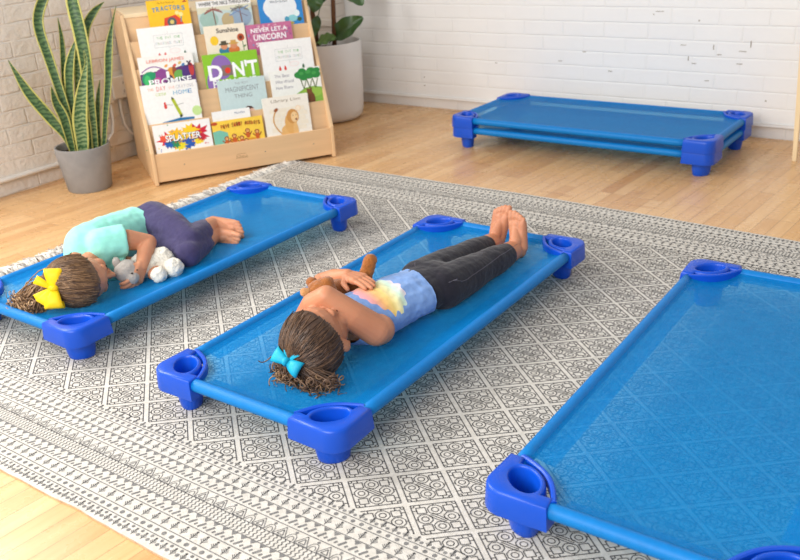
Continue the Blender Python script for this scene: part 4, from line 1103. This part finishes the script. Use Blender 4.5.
# printed shell-like fan of warm bands on the chest
mp.inputs['Location'].default_value = (-.052, .150, 0); t.link(tc.outputs['Object'], mp.inputs[0])
rot = t.node('ShaderNodeVectorRotate', rotation_type='Z_AXIS'); rot.inputs['Angle'].default_value = .35; t.link(mp.outputs[0], rot.inputs[0]); t.link(rot.outputs[0], sp.inputs[0])
xx = t.math('DIVIDE', sp.outputs[0], .084); yy = t.math('DIVIDE', sp.outputs[1], .068)
rad = t.math('SQRT', t.math('ADD', t.math('MULTIPLY', xx, xx), t.math('MULTIPLY', yy, yy)))
th = t.math('ARCTAN2', yy, xx); scal = t.math('MULTIPLY', t.math('SINE', t.math('MULTIPLY', th, 15)), .05)
rr = t.math('ADD', rad, scal)
band = t.ramp(t.math('ADD', t.math('MULTIPLY', yy, -.5), .5), [(.0, C(240, 214, 226)), (.18, C(206, 232, 206)), (.34, C(246, 236, 170)), (.5, C(250, 214, 110)), (.66, C(248, 184, 96)), (.84, C(244, 164, 150)), (1, C(240, 170, 186))])
v = t.coord(); n60 = t.noise(v, 60); basec = t.ramp(n60, [(.3, C(116, 150, 206)), (.7, C(130, 164, 216))])
up = t.math('GREATER_THAN', t.node('ShaderNodeNewGeometry').outputs['Normal'], .0) if False else None
sz = t.math('GREATER_THAN', sp.outputs[2], .165)
c = t.mix(t.math('MULTIPLY', t.math('MULTIPLY', t.math('LESS_THAN', rr, 1.0), sz), .9), basec, band)
t.bump(t.math('ADD', t.noise(v, 24, 2), t.math('MULTIPLY', t.noise(v, 600, 1), .06)), .35, .02)
M_peri = t.set(c, .85, .2, **{'Sheen Weight': .15})
b = Body(); torso1(b, .0095)
b.cap((-.062, -.235, .150), .045, (-.086, -.232, .158), .045, flat1=True)
b.fuse('shirt', M_peri, KID1, .005, 6, lambda c, g=wr(24, .0046, 3, (1.3, .9, .7)): g(c)*max(.1, min(1, (c.y+.22)/.1)), cuts=[((.080, .004, .15), (.35, .94, 0)), ((.026, -.292, .15), (0, -1, .15))])
b = Body()
b.chain([((.062, -.03, .150), .089), ((.076, .075, .150), .094)], ez_, .66); legs1(b, .0045, True)
legg = b.fuse('leggings', M_black, KID1, .0045, 6, wr(30, .0014, 5))
# stitched seams along the leggings
m = MB(); Mst = plain('grey_stitching', C(110, 106, 116), .8, .1, .1)
def surf_line(ob, pts, r, lift=.0008):
    out = []
    for p in pts:
        ok, co, no, _ = ob.closest_point_on_mesh(V(p)-ob.parent.location)
        out.append(V(co)+ob.parent.location+no*lift)
    m.tube(out, r, n=4)
bpy.context.view_layer.update()
surf_line(legg, [(.185, .02+.385*i/24, .165-.02*i/24) for i in range(25)], .0007)
surf_line(legg, [(.10+.085*i/10, .03+.02*sin(i/10*pi)+.012*i/10, .23-.03*(i/10)**2) for i in range(11)], .0007)
surf_line(legg, [(.10-.075*i/10, .03+.025*i/10, .23-.02*(i/10)**2) for i in range(11)], .0007)
surf_line(legg, [(.155-.02*i/8, .24+.02*sin(pi*i/8), .2) for i in range(9)], .0006)
world_child(m, 'seam_stitching', Mst, KID1)
# face details, mostly under the forearm
for q in (-1, 1):
    m = MB(); m.tube([P1(.079-.004*abs(e-.0), -.017-.003*(1-e*e), q*.027+e*.011) for e in (-1, -.5, 0, .5, 1)], .0011, n=5)
    world_child(m, 'eyelashes', M_lash, KID1)
# hair
rnd = random.Random(11)
def hl1(d):
    x, z = d.dot(f1), d.dot(u1); return z*.85-x*.85+.26
anc1 = V((.040, -.490, .155))
hair1 = head_hair(KID1, HC1, f1, u1, .092, .076, .082, None, hl1, anc1, [M_h1a, M_h1b], rnd, 1000, thick=1.06)
m = MB()
for i in range(170):
    s0 = anc1+V((rnd.gauss(0, .010), rnd.gauss(0, .006), rnd.gauss(0, .008))); q = rnd.random()
    tip = V((-.030+.175*q+rnd.gauss(0, .012), -.470-.026*sin(pi*q)+rnd.gauss(0, .010), .116+rnd.gauss(0, .008)))
    mid = s0.lerp(tip, .5)+V((0, -.016, .010)); pts = [s0, s0.lerp(mid, .5)+V((0, -.004, .006)), mid, tip]
    m.tube(pts, [.0016, .0018, .0018, .0016], rnd.choice((0, 0, 1)), n=4, cap=False)
    curl(m, tip, V((rnd.gauss(.15, .7), rnd.gauss(-.45, .4), rnd.gauss(-.15, .25))), rnd.uniform(.022, .046), rnd.uniform(.006, .010), rnd.uniform(1.2, 2.2), rnd.uniform(.0018, .0028), rnd, rnd.choice((0, 1, 1, 2)), floor=.096)
world_child(m, 'ponytail', [M_h1a, M_h1b, M_h2b], KID1)
M_teal = plain('turquoise_ribbon', C(30, 172, 204), .5, .3, .05, 60, .2, 500, .001)
o = bow(KID1, anc1+V((.004, -.028, .010)), (.93, -.10, -.22), (.12, -.80, .58), .044, M_teal, four=False); o['label'] = 'turquoise ribbon bow'

# teddy bear held on her chest
ted = tag(empty('teddy_bear', (-.09, -.17, .15)), 'brown plush teddy bear held on the chest of the child on middle cot', 'toy')
M_ted = fuzz_mat('brown_plush', C(164, 100, 50)); M_tan = fuzz_mat('tan_plush', C(196, 140, 88))
b = Body(); b.chain([((-.090, -.215, .196), .036), ((-.075, -.13, .178), .036), ((-.06, -.085, .178), .032)])
b.fuse('torso', M_ted, ted, .0045, 3, wr(90, .0022))
b = Body(); b.ball((-.072, -.240, .214), (.046, .040, .040)); b.ball((-.060, -.230, .247), (.02, .02, .014)); b.fuse('head', M_ted, ted, .0045, 3, wr(90, .0022))
for c_ in ((-.111, -.235, .237), (-.100, -.275, .224)):
    b = Body(); b.ball(c_, (.018, .016, .014)); b.fuse('ear', M_tan if c_[1] < -.25 else M_ted, ted, .0035, 2, wr(90, .0015))
b = Body(); b.chain([((-.050, -.085, .190), .022), ((-.045, -.070, .225), .020), ((-.038, -.062, .252), .0195)]); b.fuse('leg', M_ted, ted, .004, 3, wr(90, .002))
b = Body(); b.chain([((-.085, -.07, .165), .022), ((-.12, -.02, .125), .020)]); b.fuse('leg', M_ted, ted, .004, 3, wr(90, .002))

# ---- child on the left cot: curled on her side around a plush toy
KID2 = tag(empty('person', (-.97, -.08, .09)), 'person curled on side on left cot in aqua shirt and navy leggings, yellow bow', 'person')
ex_ = (.95, .3, 0)
def torso2(B, g=0.0):
    B.chain([((-1.030, -.290, .182), .089+g), ((-1.068, -.15, .172), .086+g), ((-1.085, -.06, .166), .080+g), ((-1.075, .0, .166), .080+g)], ex_, .80)
    B.cap((-.958, -.288, .226), .042+g, (-.985, -.290, .135), .043+g)
def legU(B, g=0.0, cuff=False):
    B.chain([((-1.060, .005, .192), .064+g), ((-.95, -.01, .184), .056+g), ((-.848, -.030, .160), .046+g)])
    B.chain([((-.848, -.030, .160), .046+g), ((-.885, .055, .150), .043+g), ((-.930, .122 if cuff else .150, .142), .031+g)], flat1=cuff)
def legL(B, g=0.0, cuff=False):
    B.chain([((-1.05, .0, .148), .056+g), ((-.93, -.04, .140), .050+g), ((-.812, -.072, .134), .042+g)])
    B.chain([((-.812, -.072, .134), .042+g), ((-.850, .02, .130), .039+g), ((-.895, .098 if cuff else .125, .122), .029+g)], flat1=cuff)
b = Body(); torso2(b); legU(b); legL(b)
HC2 = (-.893, -.432, .166)
b.chain([((-.990, -.300, .180), .038), ((-.940, -.375, .172), .035)])
P2, f2, u2, s2 = head(b, HC2, (.66, .74, -.12), (.74, -.66, .10))
b.chain([((-.950, -.288, .226), .041), ((-.918, -.220, .218), .035), ((-.895, -.158, .192), .0275)])
b.chain([((-.895, -.158, .192), .0275), ((-.868, -.195, .178), .027), ((-.838, -.242, .150), .0195)])
hand(b, (-.838, -.240, .152), (.20, -.70, -.55), (-.85, -.25, -.1), (-.3, -.5, .75), .108, (.42, .5), .1, (.5, .4))
b.chain([((-.985, -.290, .135), .040), ((-.91, -.215, .125), .031), ((-.85, -.165, .118), .024), ((-.82, -.215, .114), .020)])
b.cap((-.930, .150, .140), .029, (-.950, .166, .140), .025); foot(b, (-.957, .172, .140), (-.862, .196, .130), (.22, -.9, .28), (.0, .1, -1))
b.cap((-.895, .125, .120), .028, (-.918, .142, .115), .024); foot(b, (-.922, .146, .113), (-.835, .150, .106), (.1, -.9, .25), (0, .2, 1))
b.fuse('body', M_skin2, KID2, .0024, 5)
b = Body(); torso2(b, .0095); b.chain([((-.955, -.290, .226), .053), ((-.920, -.226, .218), .052)], flat1=True); b.chain([((-.985, -.290, .135), .050), ((-.925, -.235, .128), .047)], flat1=True)
b.fuse('shirt', M_aqua, KID2, .005, 6, wr(15, .006, 9, (1, .6, 1.2)), cuts=[((-1.08, -.045, .17), (-.12, .96, 0)), ((-.985, -.372, .18), (.35, -.93, 0))])
b = Body(); b.chain([((-1.083, -.075, .166), .080), ((-1.075, .0, .166), .084)], ex_, .82); legU(b, .0045, True); legL(b, .0045, True)
leg2 = b.fuse('leggings', M_navy, KID2, .0045, 6, wr(30, .0018, 2))
for q in (-1, 1):
    m = MB(); m.tube([P2(.079-.004*abs(e), -.017-.003*(1-e*e), q*.027+e*.011) for e in (-1, -.5, 0, .5, 1)], .0011, n=5)
    world_child(m, 'eyelashes', M_lash, KID2)
m = MB(); m.tube([P2(.0845-.006*e*e, -.0608, e*.015) for e in (-1, -.5, 0, .5, 1)], .0012, n=5); world_child(m, 'mouth_line', M_lip, KID2)
rnd = random.Random(5)
def hl2(d):
    x, z = d.dot(f2), d.dot(u2); return z*.75-x*.90+.27
anc2 = V((-.915, -.512, .186))
head_hair(KID2, HC2, f2, u2, .092, .076, .082, None, hl2, anc2, [M_h2a, M_h2b], rnd, 1000, thick=1.06)
m = MB()
for i in range(330):
    s0 = anc2+V((rnd.gauss(0, .013), rnd.gauss(0, .010), rnd.gauss(0, .012))); q = rnd.random()
    cl = lambda g: max(-1.5, min(1.5, rnd.gauss(0, 1)))*g
    tip = V((-.962+cl(.034)-.03*q, -.550+cl(.026), .128+cl(.018)-.02*q))
    mid = s0.lerp(tip, .5)+V((rnd.gauss(0, .008), rnd.gauss(-.004, .008), .014)); pts = [s0, s0.lerp(mid, .5)+V((0, 0, .006)), mid, tip]
    m.tube(pts, [.0015, .0017, .0017, .0015], rnd.choice((0, 1, 1)), n=4, cap=False)
    curl(m, tip, V((rnd.gauss(-.5, .35), rnd.gauss(-.25, .35), rnd.gauss(-.3, .25))), rnd.uniform(.022, .045), rnd.uniform(.006, .010), rnd.uniform(1.4, 2.6), rnd.uniform(.0016, .0024), rnd, rnd.choice((0, 1, 2, 2)), floor=.096)
world_child(m, 'ponytail', [M_h2a, M_h2b, M_h2c], KID2)
M_yel = plain('yellow_ribbon', C(252, 210, 22), .5, .3, .04, 60, .15, 500, .001)
o = bow(KID2, anc2+V((.044, -.026, -.006)), (-.25, .35, .85), (.62, -.60, .5), .060, M_yel); o['label'] = 'bright yellow ribbon bow'

# white plush toy in her arms
pl = tag(empty('plush_toy', (-.86, -.22, .10)), 'white fluffy plush toy with grey face hugged by the child in aqua shirt', 'toy')
M_fl = fuzz_mat('white_fleece', C(236, 230, 216), .06, 60, .010); M_gf = fuzz_mat('grey_plush_face', C(176, 168, 160), .08, 60, .004)
def fluff(name, prims, mat, amp=.005, sc=60):
    b = Body()
    for p in prims: b.ball(*p)
    o = b.fuse(name, mat, pl, .0045, 2, wr(sc, amp)); return o
fluff('torso', [((-.868, -.205, .135), (.044, .058, .044)), ((-.846, -.155, .135), (.044, .042, .044))], M_fl)
fluff('head', [((-.862, -.285, .142), (.040, .040, .038)), ((-.83, -.290, .128), (.022, .022, .020))], M_gf, .002)
fluff('paw', [((-.785, -.160, .122), .032)], M_fl); fluff('paw', [((-.792, -.218, .116), .027)], M_fl)
fluff('ear', [((-.885, -.300, .172), (.016, .012, .022))], M_gf, .002)
m = MB()
for x, y, z in ((-.822, -.275, .150), (-.818, -.298, .148)): m.lathe([(0, -.003), (.003, -.002), (.004, 0), (.003, .002), (0, .003)], (x, y, z), 10)
world_child(m, 'eyes', M_dark, pl)

# ------------------------------------------------------------------ light: daylight from a tall window in the left wall (out of frame) and soft sky light
sc = bpy.context.scene
w = bpy.data.worlds.new('daylight'); sc.world = w; w.use_nodes = True
w.node_tree.nodes['Background'].inputs[0].default_value = (.97, .985, 1, 1); w.node_tree.nodes['Background'].inputs[1].default_value = .42
def window_light(name, loc, target, sx, sy, power, color=(1, 1, 1)):
    d = bpy.data.lights.new(name, 'AREA'); d.shape = 'RECTANGLE'; d.size = sx; d.size_y = sy; d.energy = power; d.color = color
    o = bpy.data.objects.new(name, d); col.objects.link(o); o.location = loc
    o.rotation_euler = (V(target)-V(loc)).to_track_quat('-Z', 'Y').to_euler(); return o
window_light('window_daylight', (-2.40, -1.0, 1.75), (0, -.75, 1.0), 2.0, 1.5, 96, (1, .985, .96))
window_light('near_window_daylight', (.2, -3.3, 2.0), (.3, 0, .5), 2.6, 1.6, 96, (1, .985, .96))
#window_light('side_window_daylight', (3.2, .6, 2.2), (0, 1.6, .5), 2.2, 1.6, 36, (1, .99, .97))
wf = MB()
for lo, hi in (((-2.48, -2.1, .9), (-2.42, -2.02, 2.6)), ((-2.48, .02, .9), (-2.42, .10, 2.6)), ((-2.48, -2.1, .86), (-2.40, .10, .94)), ((-2.48, -2.1, 2.55), (-2.42, .10, 2.63))): wf.box(lo, hi)
tag(wf.build('window_1', M_white), kind='structure')
sc.view_settings.view_transform = 'Standard'; sc.view_settings.look = 'None'; sc.view_settings.gamma = 1
sc.view_settings.use_curve_mapping = False; sc.view_settings.exposure = 0.45
